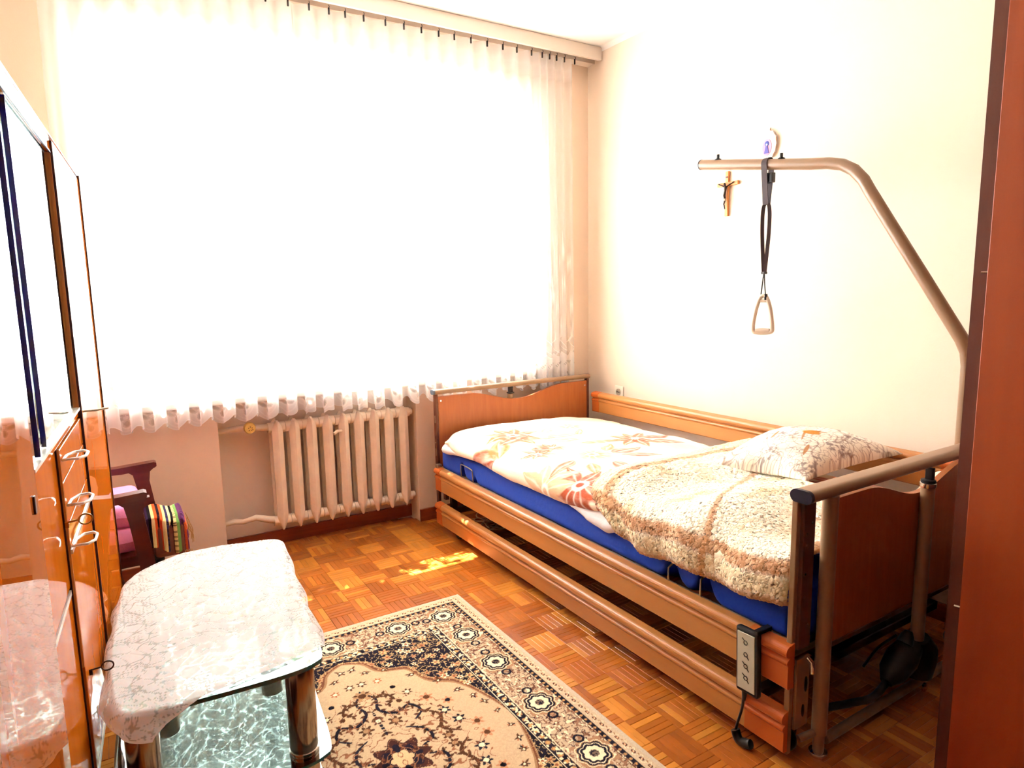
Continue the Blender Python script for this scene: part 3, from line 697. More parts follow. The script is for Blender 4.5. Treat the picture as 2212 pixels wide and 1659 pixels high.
# denser sampling on near face: angle remap
ex, ez = superell(A, (xm1-xm0)/2, (zm1-zm0)/2, 7)
pinch = np.exp(-((Y-2.90)/0.022)**2)*0.55+np.exp(-((Y-2.768)/0.016)**2)*0.25+np.exp(-((Y-1.443)/0.03)**2)*0.5+np.exp(-((Y-1.309)/0.03)**2)*0.6
low = np.clip((0.42-(czm+ez))/0.07, 0, 1)
near = (ex < -0.44)
ez = ez + near*low*pinch*0.125 + np.where((ez<0), 1, 0)*near*0.006*fbm(Y, 0*Y, 4, 1.3, 2)
ex = ex + np.where(near, 0.010*pinch*low + 0.0025*fbm(Y*1.0, ez*2, 8, 4, 3), 0)
endr = np.clip(np.minimum(Y-1.01, 3.145-Y)/0.02, 0, 1); endr = 0.93+0.07*np.sqrt(1-(1-endr)**2)
P = np.stack([cxm+ex*endr, Y, czm+ez*endr], -1)
cap0 = np.repeat(np.array([[[cxm, 1.008, czm]]]), 72, 1); cap1 = np.repeat(np.array([[[cxm, 3.147, czm]]]), 72, 1)
P = np.concatenate([cap0, P, cap1], 0)
mt = grid_mesh('mattress', P, BLUE, None); tag(mt, 'bright blue fitted mattress lying on the hospital bed frame', 'mattress')

# ------------------------------------------------------------------ bedding
def cross(prof, v):
    """resample a cross-section polyline (x,z) by arc length"""
    p = np.array([tuple(q)[:2] for q in [ (w.x, w.z) for w in spline([(a,0,b) for a,b in prof], 10)]])
    d = np.r_[0, np.cumsum(np.hypot(*np.diff(p, axis=0).T))]; t = v*d[-1]
    return np.interp(t, d, p[:,0]), np.interp(t, d, p[:,1]), d[-1]
def edgez(y): return float(np.interp(y, [1.0,1.5,1.74,1.83,1.98,2.2,2.38,2.65,2.9,3.0,3.05,3.12], [0.47,0.49,0.49,0.473,0.457,0.449,0.449,0.468,0.455,0.475,0.500,0.51]))
def quiltz(y): return float(np.interp(y, [1.3,1.5,1.67,1.74,1.84,1.94,2.05,2.6,2.79,2.9,3.0,3.12], [0.46,0.45,0.437,0.411,0.422,0.448,0.465,0.475,0.468,0.452,0.438,0.430]))
# white under-quilt that peeks out
nu, nv = 200, 90
yy = np.linspace(1.30, 3.09, nu); vv = np.linspace(0, 1, nv)
P = np.zeros((nu, nv, 3))
for i, yv in enumerate(yy):
    ez_ = quiltz(yv)
    k = max(math.exp(-((yv-1.72)/0.20)**2), 0.9*math.exp(-((yv-3.03)/0.14)**2)); out_ = 1.474 - 0.006*k
    X, Z, L = cross([(2.46,0.480),(2.2,0.488),(1.8,0.49),(1.56,0.49),(1.50,0.485),(1.466-0.006*k,0.5*(0.485+ez_)),(1.474-0.004*k,ez_)], vv)
    P[i,:,0] = X; P[i,:,1] = yv; P[i,:,2] = Z
Yq = P[:,:,1]
P[:,:,2] += 0.004*fbm(Yq*1, P[:,:,0], 31, 5, 3)
P[:,:,0] += 0.004*fbm(Yq*1, P[:,:,2]*3, 32, 9, 2)*(P[:,:,0]<1.52)
q = slab('under_quilt', P, 0.014, SHEET, None, edge=0.05); tag(q, 'white cotton quilt peeking out beneath the floral blanket', 'quilt')

# floral blanket
def petal(X, Y, cx, cy, ang, L, W, soft=0.25):
    dx, dy = X-cx, Y-cy; a = dx*math.cos(ang)+dy*math.sin(ang); b = -dx*math.sin(ang)+dy*math.cos(ang)
    t = np.clip(a/L, 0, 1); w = W*np.sin(PI*t**0.75)+1e-6
    inside = (a > 0) & (a < L)
    return np.clip((1-np.abs(b)/w)/soft, 0, 1)*inside, t, b/w
def flower(col, X, Y, cx, cy, R, npet, seed, dark, mid, light, centre=True, fill=1.0):
    r = random.Random(seed)
    a0 = r.uniform(0, 6.28)
    for k in range(npet):
        an = a0 + 2*PI*k/npet + r.uniform(-0.15,0.15); L = R*r.uniform(0.8,1.1)
        m_, t, b = petal(X, Y, cx+0.12*R*math.cos(an), cy+0.12*R*math.sin(an), an, L, R*0.22*r.uniform(0.85,1.15))
        c = dark*(1-t)[...,None] + mid*t[...,None]
        vein = np.clip(1-np.abs(b)*5, 0, 1)
        c = c*(1-0.6*vein[...,None]) + light*0.6*vein[...,None]
        col[:] = col*(1-(m_*fill)[...,None]) + c*(m_*fill)[...,None]
    if centre:
        d = np.hypot(X-cx, Y-cy); w = np.clip((R*0.22-d)/(R*0.06), 0, 1); col[:] = mixc(col, light, w)
        w = np.clip((R*0.12-d)/(R*0.04), 0, 1); col[:] = mixc(col, dark, w)
cream, rust, orange, pale, blush = cl(248,220,180), cl(168,66,8), cl(204,108,34), cl(255,244,224), cl(232,180,136)
nu, nv = 620, 380
y = np.linspace(1.06, 3.105, nu); vv = np.linspace(0, 1, nv); P = np.zeros((nu, nv, 3)); S_ = np.zeros((nu, nv))
for i, yv in enumerate(y):
    ez_ = edgez(yv); sag = 0.006*math.sin(yv*9)+0.004*math.sin(yv*23)
    far = 0.548
    roll = math.exp(-((yv-3.02)/0.12)**2)
    X, Z, L = cross([(2.45,0.490),(2.41,far-0.036),(2.25,far-0.016),(2.05,0.540),(1.8,0.548),(1.6,0.548),(1.53,0.542-0.01*roll),(1.475+0.006*roll,0.522),(1.455+sag*0.3+0.006*roll,0.5*(0.525+ez_)),(1.462,ez_)], vv)
    P[i,:,0] = X; P[i,:,1] = yv; P[i,:,2] = Z; S_[i] = vv*L
X, Y, Z = P[:,:,0], P[:,:,1], P[:,:,2]
flat = sst(1.48, 1.56, X)
wr = 0.014*fbm(X, Y, 41, 1.6, 3) + 0.006*np.abs(fbm(X*0.6, Y, 43, 3.2, 3))*1.5
ef = sst(3.105, 3.0, Y)
P[:,:,2] += wr*(0.35+0.65*flat) - (1-ef)*0.018
P[:,:,0] += (1-flat)*0.006*fbm(Y, Z*2, 44, 2.6, 3)
P[:,:,2] += 0.115*sst(2.33,2.44,X)*(1-sst(1.10,1.20,Y))
P[:,:,1] += 0.015*sst(2.9, 3.1, Y)*fbm(X, 0*X, 49, 1.5, 2) + sst(1.55,1.46,X)*(-0.06)*sst(2.9,3.1,Y)
col = np.zeros((nu,nv,3))+cream
SX = 2.44 - S_                      # unrolled x (continues past the bed edge)
SX0, Y0 = SX, Y; SX = SX + 0.010*fbm(SX0, Y0, 56, 6, 3); Yp_ = Y + 0.010*fbm(SX0, Y0, 57, 6, 3)
n1 = fbm(SX, Y, 51, 1.3, 3); col = mixc(col, pale, np.clip(0.5+n1, 0, 1)); col = mixc(col, blush, np.clip(-n1-0.15, 0, 0.6))
dk, md_, lt = rust, orange, pale
Y = Yp_
flower(col, SX, Y, 1.66, 2.72, 0.17, 8, 1, dk, md_, lt, True, 1.0)
flower(col, SX, Y, 1.74, 2.19, 0.15, 9, 3, md_, pale, lt, True, 1.0)
flower(col, SX, Y, 1.47, 1.93, 0.17, 11, 5, cl(160,58,8), cl(192,84,26), lt, True, 1.0)
flower(col, SX, Y, 1.57, 2.36, 0.09, 7, 7, dk, orange, lt, True, 1.0)
flower(col, SX, Y, 1.68, 2.42, 0.08, 7, 8, dk, orange, lt, False, 1.0)
flower(col, SX, Y, 2.13, 2.35, 0.15, 8, 11, dk, orange, lt, False, 1.0)
flower(col, SX, Y, 2.05, 2.78, 0.12, 7, 12, orange, pale, lt, True, 1.0)
flower(col, SX, Y, 2.30, 1.32, 0.20, 9, 13, cl(190,60,24), orange, lt, True, 0.95)
flower(col, SX, Y, 2.0, 1.12, 0.18, 8, 14, cl(190,60,24), orange, lt, True, 0.98)
flower(col, SX, Y, 1.40, 2.10, 0.16, 8, 15, blush, blush, lt, True, 1.0)
for (cx,cy,an,L,W,c,f) in ((1.44,2.52,1.9,0.24,0.075,rust,0.95),(1.45,2.50,1.0,0.20,0.06,orange,0.9),(1.52,2.60,0.4,0.24,0.045,rust,0.85),(1.58,2.44,-0.5,0.12,0.045,rust,0.85),
      (1.40,2.62,2.4,0.14,0.05,rust,0.8),(1.83,2.17,0.2,0.22,0.05,rust,0.85),(1.84,2.12,-0.35,0.20,0.05,rust,0.8),(1.84,2.22,0.75,0.18,0.04,orange,0.8),(1.62,2.16,3.5,0.18,0.035,rust,0.75),
      (1.66,2.10,4.2,0.15,0.04,orange,0.75),(1.74,2.06,-1.5,0.14,0.04,rust,0.75),(2.18,2.28,-0.6,0.16,0.055,rust,0.8),(2.20,2.33,0.2,0.18,0.045,rust,0.85),(2.05,2.38,2.9,0.24,0.03,orange,0.8),
      (1.80,2.62,0.0,0.20,0.05,rust,0.65),(1.82,2.70,0.7,0.18,0.045,orange,0.6),(1.98,2.60,0.9,0.14,0.025,orange,0.7),(1.64,2.60,0.0,0.22,0.03,rust,0.8),(1.74,2.54,-0.2,0.20,0.04,orange,0.7),
      (1.40,1.78,-0.9,0.13,0.045,cl(150,50,20),0.9),(1.35,1.74,-1.4,0.12,0.035,rust,0.85),(1.55,1.80,-0.3,0.12,0.03,rust,0.85),(1.38,2.02,3.7,0.12,0.05,rust,0.8)):
    m_, t, b = petal(SX, Y, cx, cy, an, L, W); vein = np.clip(1-np.abs(b)*6, 0, 1)*0.5
    m_ = np.clip(m_*f*1.25,0,1)*(0.85+0.15*np.sin(b*9)); col = col*(1-m_[...,None]) + (c*(1-vein[...,None])+pale*vein[...,None])*m_[...,None]
Y = Y0
stk = np.clip(fbm(SX*3, Y*1.0, 58, 9, 3)*0.9, 0, 0.5); col = mixc(col, pale, stk*0.5)
fl = slab('floral_blanket', P, 0.010, FLOR, None, col, edge=0.03); tag(fl, 'cream fleece blanket with rust orange flowers over the foot half of the bed', 'blanket')

# cream fleece blanket folded over the head half
nu, nv = 420, 330
t = np.linspace(0, 1, nu); vv = np.linspace(0, 1, nv); P = np.zeros((nu, nv, 3)); S_ = np.zeros((nu,nv)); TT = np.zeros((nu,nv))
for i, tv in enumerate(t):
    yv = 1.005 + tv*0.86
    ez_ = np.interp(yv, [1.0,1.2,1.5,1.7,1.87], [0.436,0.430,0.410,0.420,0.430])
    xf = float(np.interp(yv, [1.0,1.33,1.6,1.87], [1.93,2.02,2.38,2.43]))
    X, Z, L = cross([(xf,0.585),(xf*0.7+1.75*0.3,0.585),(1.75,0.580),(1.60,0.577),(1.52,0.562),(1.462,0.522),(1.444,0.47),(1.447,ez_)], vv)
    P[i,:,0] = X; P[i,:,1] = yv; P[i,:,2] = Z; S_[i] = vv*L; TT[i] = tv
X, Y, Z = P[:,:,0].copy(), P[:,:,1].copy(), P[:,:,2].copy()
flat = sst(1.47, 1.60, X)
# billows across the bed
bil = 0.020*np.sin((Y*1.0+0.25*X)*15+2.0*fbm(X,Y,61,0.8,2))*sst(2.4,1.6,X) + 0.012*fbm(X, Y, 62, 2.2, 3)
P[:,:,2] += bil*(0.3+0.7*flat)+0.004
P[:,:,0] += (1-flat)*(0.010*np.sin(Y*26+1.0)+0.006*fbm(Y, Z, 63, 5, 2))*(Y<1.75)
P[:,:,1] += TT**3*(0.03*fbm(X, 0*X, 64, 1.4, 2) + 0.05*sst(1.6,2.3,X)) - 0.19*TT**3*(1-sst(0.44,0.56,Z))
fz = (vnoise(S_, Y, 5, 0.007)-0.5)*0.004 + (vnoise(S_, Y, 6, 0.0035)-0.5)*0.003
P[:,:,2] += fz*flat; P[:,:,0] -= fz*(1-flat)
cr1, cr2, br1, br2 = cl(255,247,224), cl(248,230,190), cl(208,154,108), cl(176,114,70)
col = np.zeros((nu,nv,3))+cr1
n1 = fbm(X, Y, 71, 2.2, 4); col = mixc(col, cr2, np.clip(n1*1.2+0.2, 0, 0.9)); col = mixc(col, cl(214,176,112), np.clip(fbm(X,Y,73,4.5,4)*1.6-0.2,0,0.7))
Lmax = S_.max(1, keepdims=True)
de = np.minimum((1-TT)*0.90, 9)                       # distance from foot-side edge
dn = Lmax - S_                                         # distance from the near hem
wv = 0.008*fbm(S_, Y, 72, 3, 2)
def stripe(d, a, b, s=0.008): return sst(a-s, a+s, d+wv)*(1-sst(b-s, b+s, d+wv))
for d in (de, dn):
    col = mixc(col, br1, stripe(d, -0.1, 0.022)*0.75)
    col = mixc(col, cl(244,222,176), stripe(d, 0.024, 0.070)*0.8)
    col = mixc(col, br1, stripe(d, 0.075, 0.115)*0.85)
    col = mixc(col, br2, stripe(d, 0.075, 0.115)*0.5*(vnoise(S_,Y,9,0.012) > 0.5))
col = mixc(col, br1, stripe(np.abs(S_-Lmax+0.115+0.0), 0, 0.0)*0)
# a stripe running across the bed
dst = np.abs((Y-1.30) - 0.42*np.clip(X-1.47,0,1) + 0.02*np.sin(X*6))
col = mixc(col, br1, (1-sst(0.006, 0.016, dst))*0.85)
col *= (0.94+0.1*vnoise(S_, Y, 12, 0.004))[...,None]
fc = slab('fleece_blanket', P, 0.016, FLEECE, None, col, edge=0.035); tag(fc, 'thick cream and tan fleece blanket folded over the head half of the bed', 'blanket')

# pillow
A_, B_, C_, D_ = np.array([1.930,1.69,0.595]), np.array([2.005,1.335,0.610]), np.array([2.50,1.27,0.645]), np.array([2.44,1.75,0.640])
nu, nv = 260, 200
s, t = np.meshgrid(np.linspace(0,1,nu), np.linspace(0,1,nv), indexing='ij')
pin = 0.05
def bil_(s, t): return (A_*((1-s)*(1-t))[...,None] + D_*(s*(1-t))[...,None] + C_*(s*t)[...,None] + B_*((1-s)*t)[...,None])
P = bil_(s, t)
cen = P.mean((0,1)); inw = (4*s*(1-s))*(1-4*t*(1-t)) + (4*t*(1-t))*(1-4*s*(1-s))
P = P + (cen-P)*(0.13*inw)[...,None]*np.array([1,1,0.0])
e = (np.clip(16*s*(1-s)*t*(1-t), 0, 1))**0.42
e = e*(1-0.10*np.exp(-((s-0.15)/0.10)**2-((t-0.8)/0.15)**2))
wr = 0.007*fbm(s*1.0, t*1.0, 81, 2.5, 3)*(1-e*0.5) + 0.012*np.exp(-((s-0.28)/0.06)**2)*np.clip(t-0.6,0,1)*np.sin(t*20)
top = P.copy(); top[:,:,2] += 0.108*e + wr*(e>0.02)*np.clip(e*3,0,1)
bot = P.copy(); bot[:,:,2] -= 0.022*e
full = np.concatenate([top, bot[:, ::-1][:,1:]], 1)
col = np.zeros((nu,nv,3))+cl(252,246,232)
n1 = fbm(s*0.7, t*0.45, 91, 3.0, 3); n2 = fbm(s*0.7, t*0.45, 92, 5.0, 3); n3 = fbm(s, t, 93, 2.0, 2)
col = mixc(col, cl(226,206,176), np.clip(n3*1.5, 0, 0.5))
for sd_, fr_q, wd_, cc0 in ((191,4.5,0.035,(130,98,84)),(192,7.0,0.045,(140,116,108)),(193,3.2,0.025,(150,106,60)),(194,10,0.05,(150,126,116))):
    nn_ = fbm(s*0.75, t*0.8, sd_, fr_q, 2); line = np.clip(1-np.abs(nn_)/wd_, 0, 1)*0.8; col = mixc(col, cl(*cc0), line)
line = np.clip(1-np.abs(n1)/0.035, 0, 1)*0.75; col = mixc(col, cl(140,104,90), line)
line = np.clip(1-np.abs(n2-0.1)/0.03, 0, 1)*0.6; col = mixc(col, cl(150,120,110), line)
w = np.clip((vnoise(s, t, 15, 0.02)-0.55)*6, 0, 1)*(fbm(s, t, 95, 1.8, 2) > 0.30); col = mixc(col, cl(130,110,108), w*0.7)
w = sst(0.50, 0.56, fbm(s, t, 97, 3.4, 2)); col = mixc(col, cl(170,104,20), w)
for (cx,cy,an,L,W) in ((0.5,0.55,2.6,0.22,0.012),(0.45,0.35,2.9,0.2,0.012),(0.52,0.55,1.2,0.16,0.02),(0.30,0.75,2.7,0.16,0.02),(0.62,0.30,0.3,0.2,0.01)):
    m_, _, _ = petal(s, t, cx, cy, an, L, W); col = mixc(col, cl(176,112,36), m_*0.85)
d = np.hypot((s-0.50)/0.05, (t-0.60)/0.09); col = mixc(col, cl(196,126,34), (1-sst(0.8,1.1,d+0.4*n2))*0.95)
full_c = np.concatenate([col, col[:, ::-1][:,1:]], 1)
pl = grid_mesh('pillow', full, PILM, None, full_c); tag(pl, 'white pillow printed with brown line flowers at the head of the bed', 'pillow')

# ------------------------------------------------------------------ lifting pole with strap and triangle handle
lp = thing('lifting_pole', 'beige bent lifting pole arching over the head of the bed', 'lifting pole', (2.35, 1.006, 0.70))
path = [(2.35,1.011,0.66),(2.35,1.011,0.80),(2.35,1.011,1.01),(2.35,1.018,1.055),(2.35,1.036,1.095)] + \
       [(2.35,1.036+(1.365-1.036)*k/6,1.095+(1.600-1.095)*k/6) for k in range(1,7)] + [(2.35,1.392,1.645),(2.35,1.430,1.686),(2.35,1.475,1.712),(2.35,1.53,1.726),(2.35,1.60,1.735)] + \
       [(2.35,1.60+(2.148-1.60)*k/6,1.735+(1.822-1.735)*k/6) for k in range(1,7)]
MB().tube(path,0.0215,24).build('bent_pole', BEIGE2, lp)
MB().tube([(2.35,2.146,1.8217),(2.35,2.152,1.8226)],0.0222,24).build('end_cap', BLACK, lp)
def barz(y): return 1.735+(y-1.60)*(0.087/0.548)
for yy_ in (2.055, 1.735):
    z = barz(yy_)+0.020
    MB().lathe([(0.014,0.0),(0.014,0.003),(0.008,0.006),(0.006,0.008),(0.006,0.022),(0.0055,0.023)], (2.35,yy_,z), 16).build('stop_peg', BLACK, lp)
th = thing('trapeze_handle', 'grey plastic triangle grab handle hanging on a black strap from the pole', 'grab handle', (2.35, 1.797, 1.06))
ys = 1.797; zb_ = barz(ys)
# strap loop over bar
ring = []
for k in range(25):
    a = math.radians(-60+300*k/24); ring.append((2.35+0.0245*math.cos(a+PI/2*0), ys, zb_+0.0245*math.sin(a)))
def ribbon(pts, wdir, w, t=0.0015):
    wv_ = Vector(wdir).normalized()*w/2; vv = []; ff = []
    pts = [Vector(p) for p in pts]
    for i,p in enumerate(pts):
        tg = (pts[min(i+1,len(pts)-1)]-pts[max(i-1,0)]).normalized(); nn = tg.cross(wv_.normalized())*t
        vv += [p-wv_-nn, p+wv_-nn, p+wv_+nn, p-wv_+nn]
    for i in range(len(pts)-1):
        for k in range(4): ff.append((4*i+k,4*i+(k+1)%4,4*i+4+(k+1)%4,4*i+4+k))
    ff += [(0,1,2,3),(4*len(pts)-4,4*len(pts)-3,4*len(pts)-2,4*len(pts)-1)]
    return MB().add(vv, ff)
lo = [(2.35-0.006,ys,zb_-0.16)] + [(2.35-0.0245*math.cos(math.radians(a)),ys,zb_+0.0245*math.sin(math.radians(a))) for a in range(0,181,15)] + [(2.35+0.006,ys,zb_-0.16)]
ribbon(lo,(0,1,0),0.026).build('strap_loop', STRAP, th)
MB().box((2.338,ys-0.030,zb_-0.075),(2.362,ys+0.016,zb_-0.035),0.003).build('strap_buckle', BLACK, th)
# long twisting strap pair
zt0 = zb_-0.155
for sg in (-1, 1):
    pts = [(2.35,ys+sg*y_,z_) for y_,z_ in ((0.006,zt0),(0.013,zt0-0.012),(0.017,zt0-0.05),(0.016,zt0-0.12),(0.010,zt0-0.20),(0.003,zt0-0.275))]
    ribbon(spline(pts,6),(0.6+0.15*sg,-0.8,0),0.015,0.0012).build('strap_tail', STRAP, th)
MB().box((2.34,ys-0.009,zt0-0.285),(2.36,ys+0.009,zt0-0.275),0.002).build('strap_clip', BLACK, th)
MB().tube(spline([(2.35,ys+0.001,zt0-0.275),(2.35,ys+0.006,zt0-0.32),(2.35,ys+0.013,1.232)],5),0.0025,8).tube(spline([(2.35,ys-0.001,zt0-0.275),(2.35,ys-0.004,zt0-0.32),(2.35,ys-0.010,1.240)],5),0.0025,8).build('cord', BLACK, th)
MB().tube([(2.35,ys-0.012,1.245),(2.352,ys-0.012,1.22)],0.007,8).build('cord_knot', BLACK, th)
ZH = 1.238
tri = [(0.0,0.0),(0.016,-0.012),(0.030,-0.05),(0.040,-0.10),(0.043,-0.135),(0.038,-0.152),(0.0,-0.156),(-0.038,-0.150),(-0.042,-0.132),(-0.037,-0.09),(-0.028,-0.045),(-0.014,-0.010)]
TR = [Vector((2.35-0.35*a, ys-0.002+a*0.85, ZH+b)) for a,b in tri]
MB().tube(spline(TR,5,True),0.0085,12,closed=True).build('triangle_grip', HANDG, th)
gr = MB().tube([TR[5]*0.9+TR[7]*0.1+Vector((0,0,0.004)), TR[6]+Vector((0,0,0.008)), TR[7]*0.9+TR[5]*0.1+Vector((0,0,0.004))],0.012,12,rr=[0.009,0.0135,0.009]); gr.build('grip_bar', HANDG, th)
MB().tube([TR[11]+Vector((0,0,-0.012)), TR[1]+Vector((0,0,-0.010))],0.007,10).build('top_bridge', HANDG, th)

# ------------------------------------------------------------------ hand control
hc = thing('bed_hand_control', 'grey and black bed hand control hooked over the near side rail', 'remote control', (1.43, 1.09, 0.35))
zc0, zc1 = 0.172, 0.350
Mh = Matrix.Translation((1.4225, 1.092, 0.26)) @ Matrix.Rotation(math.radians(-2), 4, 'X')
MB().box((-0.012,-0.036,-0.094),(0.008,0.036,0.094),0.006,Mh).build('handset_body', BLACK, hc)
hpn = MB().box((-0.0145,-0.028,-0.082),(-0.011,0.028,0.082),0.001,Mh).build('handset_panel', PANELG, hc)
for k in range(4):
    zz = 0.056-k*0.034
    for sgn, yo in ((1, 0.0),):
        ringp = [Mh @ Vector((-0.0150, yo+0.0058*math.cos(a), zz+0.0058*math.sin(a))) for a in np.linspace(0,2*PI,15)[:-1]]
        b = MB().tube(ringp,0.0011,6,closed=True)
        if k in (0,2,3): b.tube([Mh@Vector((-0.0150,yo+0.004,zz+0.005)), Mh@Vector((-0.0150,yo+0.011,zz+0.011))],0.0011,6)
        if k in (1,2,3): b.tube([Mh@Vector((-0.0150,yo-0.004,zz-0.004)), Mh@Vector((-0.0150,yo-0.010,zz-0.012))],0.0011,6)
        b.build('button_symbol', BLACK, hpn)
MB().box((-0.010,-0.020,0.088),(0.05,-0.036,0.100),0.002,Mh).box((0.040,-0.036,0.065),(0.048,-0.02,0.098),0.002,Mh).build('hanging_hook', BLACK, hc)
MB().tube(spline([(1.425,1.105,0.170),(1.424,1.106,0.15),(1.42,1.108,0.11),(1.415,1.118,0.06),(1.412,1.122,0.035)],6),0.004,8,rr=None).tube([(1.425,1.105,0.172),(1.424,1.106,0.135)],0.007,8,rr=[0.009,0.005]).build('handset_cord', BLACK, hc)
MB().tube(spline([(1.412,1.122,0.040),(1.412,1.108,0.016),(1.418,1.085,0.016),(1.42,1.075,0.02)],5),0.013,10).build('coiled_cord', DKGREEN, hc)

# tangled cables under foot of the bed
cb = MB()
rr = random.Random(5)
for k in range(7):
    pts = []
    cx, cy = 1.72+rr.uniform(-0.03,0.03), 3.02+rr.uniform(-0.05,0.05)
    for j in range(7): pts.append((cx+rr.uniform(-0.085,0.085), cy+rr.uniform(-0.13,0.13), 0.006+rr.uniform(0,0.035)))
    cb.tube(spline(pts,7),0.0032,6)
cb.tube(spline([(1.74,2.98,0.01),(1.77,2.93,0.008),(1.78,2.88,0.01),(1.80,2.85,0.012)],5),0.0032,6)
o = cb.build('power_cable', CORDW); tag(o, 'tangled beige power cable lying on the floor under the foot of the bed', 'cable')

# ------------------------------------------------------------------ rug
hx_, hy_ = 0.582, 0.803; rcx, rcy = 1.173-hx_, 1.566
nx_, ny_ = 470, 560
ylo = 0.765
x = np.linspace(rcx-hx_, rcx+hx_, nx_); y = np.linspace(rcy-hy_, rcy+hy_, 650)
X, Y = np.meshgrid(x, y, indexing='ij')
DX = hx_-np.abs(X-rcx); DY = hy_-np.abs(Y-rcy); D = np.minimum(DX, DY)
along = np.where(DX < DY, Y-rcy, X-rcx)
beige, tan, navy, dbr, cre, grey = cl(198,172,140), cl(170,126,88), cl(30,24,38), cl(84,48,30), cl(240,218,178), cl(176,168,158)
col = np.zeros(X.shape+(3,))+beige
V = lambda c, s: vnoise(X, Y, s, c)
# outer plain edge
col = mixc(col, cl(206,186,164), (D < 0.018)*0.6)
# guard band 0.018-0.05 of small buds
gb = (D > 0.016) & (D < 0.050)
col = np.where(gb[...,None], cl(204,176,144), col)
p1 = (along/0.034) % 1-0.5
bud = gb & ((p1*0.034)**2/0.0085**2 + (D-0.034)**2/0.0055**2 < 1); col = np.where(bud[...,None], cl(78,42,34), col)
bud = gb & ((p1*0.034)**2/0.0045**2 + (D-0.034)**2/0.003**2 < 1); col = np.where(bud[...,None], cl(206,140,100), col)
p2 = ((along/0.034)+0.5) % 1-0.5
bud = gb & ((p2*0.034)**2/0.005**2 + (D-0.028)**2/0.003**2 < 1); col = np.where(bud[...,None], tan*0.9, col)
vine = gb & (np.abs(D-0.033-0.010*np.sin(along/0.034*PI*2)) < 0.0014); col = np.where(vine[...,None], cre, col)
def ln(a, b, c): 
    global col
    w = (D > a) & (D < b); col = np.where(w[...,None], c, col)
ln(0.050,0.0525,navy)
ln(0.0525,0.066,navy)
bb = (D > 0.0535) & (D < 0.066)
q1 = np.abs(((along/0.022) % 1)-0.5)*0.022
col = np.where((bb & (np.hypot(q1, D-0.0595) < 0.0052))[...,None], tan, col)
col = np.where((bb & (np.hypot(q1, D-0.0595) < 0.0025))[...,None], cl(226,160,90), col)
# main border .066 - .200
mbm = (D > 0.066) & (D < 0.198)
col = np.where(mbm[...,None], cl(196,168,136), col)
ln(0.069,0.071,cre); ln(0.0715,0.073,dbr)
sm = mbm & (V(0.008, 3) > 0.66); col = np.where(sm[...,None], cl(150,106,80), col)
sm = mbm & (np.abs(V(0.013, 4)-0.5) < 0.035); col = np.where(sm[...,None], cl(110,66,50), col)
sm = mbm & (np.abs(fbm(X,Y,201,22,2)) < 0.04); col = np.where(sm[...,None], cl(74,44,44), col)
sm = mbm & (V(0.010, 8) > 0.80); col = np.where(sm[...,None], cre, col)
# tan lobes between medallions
per = 0.27
ctrs = []
for k in (-2,-1,0,1,2):
    yk = rcy + (k*per if abs(k) < 2 else np.sign(k)*0.487)
    for sx in (-1,1): ctrs.append((rcx+sx*(hx_-0.128), yk, 1))
for sx in (-1,1):
    for sy in (-1,1): ctrs.append((rcx+sx*(hx_-0.138), rcy+sy*(hy_-0.140), 0))
for k in (-1,0,1):
    for sy in (-1,1): ctrs.append((rcx+k*0.258, rcy+sy*(hy_-0.130), 2))
for (a, b, kd) in ctrs:
    r = np.hypot((X-a), (Y-b)); an = np.arctan2(Y-b, X-a); wv = 1+0.07*np.cos(8*an)
    for (ra, c_) in ((0.066,cl(170,126,92)),(0.053,cre),(0.050,tan),(0.047,navy),(0.041,cre),(0.038,navy),(0.030,cre)):
        ry = ra*(1.0 if kd != 1 else 1.0)
        w = mbm & (r < ry*wv); 
        if ra == 0.066: w = w & (V(0.012, 30) > 0.45)
        col = np.where(w[...,None], c_, col)
    w = r < 0.014*wv; col = np.where(w[...,None], cl(120,96,80), col); w = (r < 0.012)&(V(0.004, 40)>0.5); col = np.where(w[...,None], navy, col)
    # attached hooks
    for sg in (-1,1):
        r2 = np.hypot(X-a-(0.0 if kd==1 else sg*0.072), Y-b-(sg*0.072 if kd==1 else 0.0)); w = (np.abs(r2-0.014) < 0.0035) & mbm; col = np.where(w[...,None], navy, col)
ln(0.192,0.194,cre); ln(0.194,0.196,dbr)
# inner dark guard .198-.222
ln(0.198,0.224,navy); bb = (D > 0.199) & (D < 0.223)
q1 = (((along/0.030) % 1)-0.5)*0.030
col = np.where((bb & (np.hypot(q1, D-0.211) < 0.0085))[...,None], tan, col)
col = np.where((bb & (np.hypot(q1, D-0.211) < 0.004))[...,None], cl(226,160,90), col)
col = np.where((bb & (V(0.006, 50) > 0.62))[...,None], cre, col)
ln(0.224,0.2265,cre); ln(0.2265,0.229,navy)
# field
fm = D > 0.229
ax_, ay_ = np.abs(X-rcx), np.abs(Y-rcy)
fx_, fy_ = hx_-0.229, hy_-0.229
fc_ = cl(200,168,132)
col = np.where(fm[...,None], fc_*(0.96+0.08*V(0.004,60))[...,None], col)
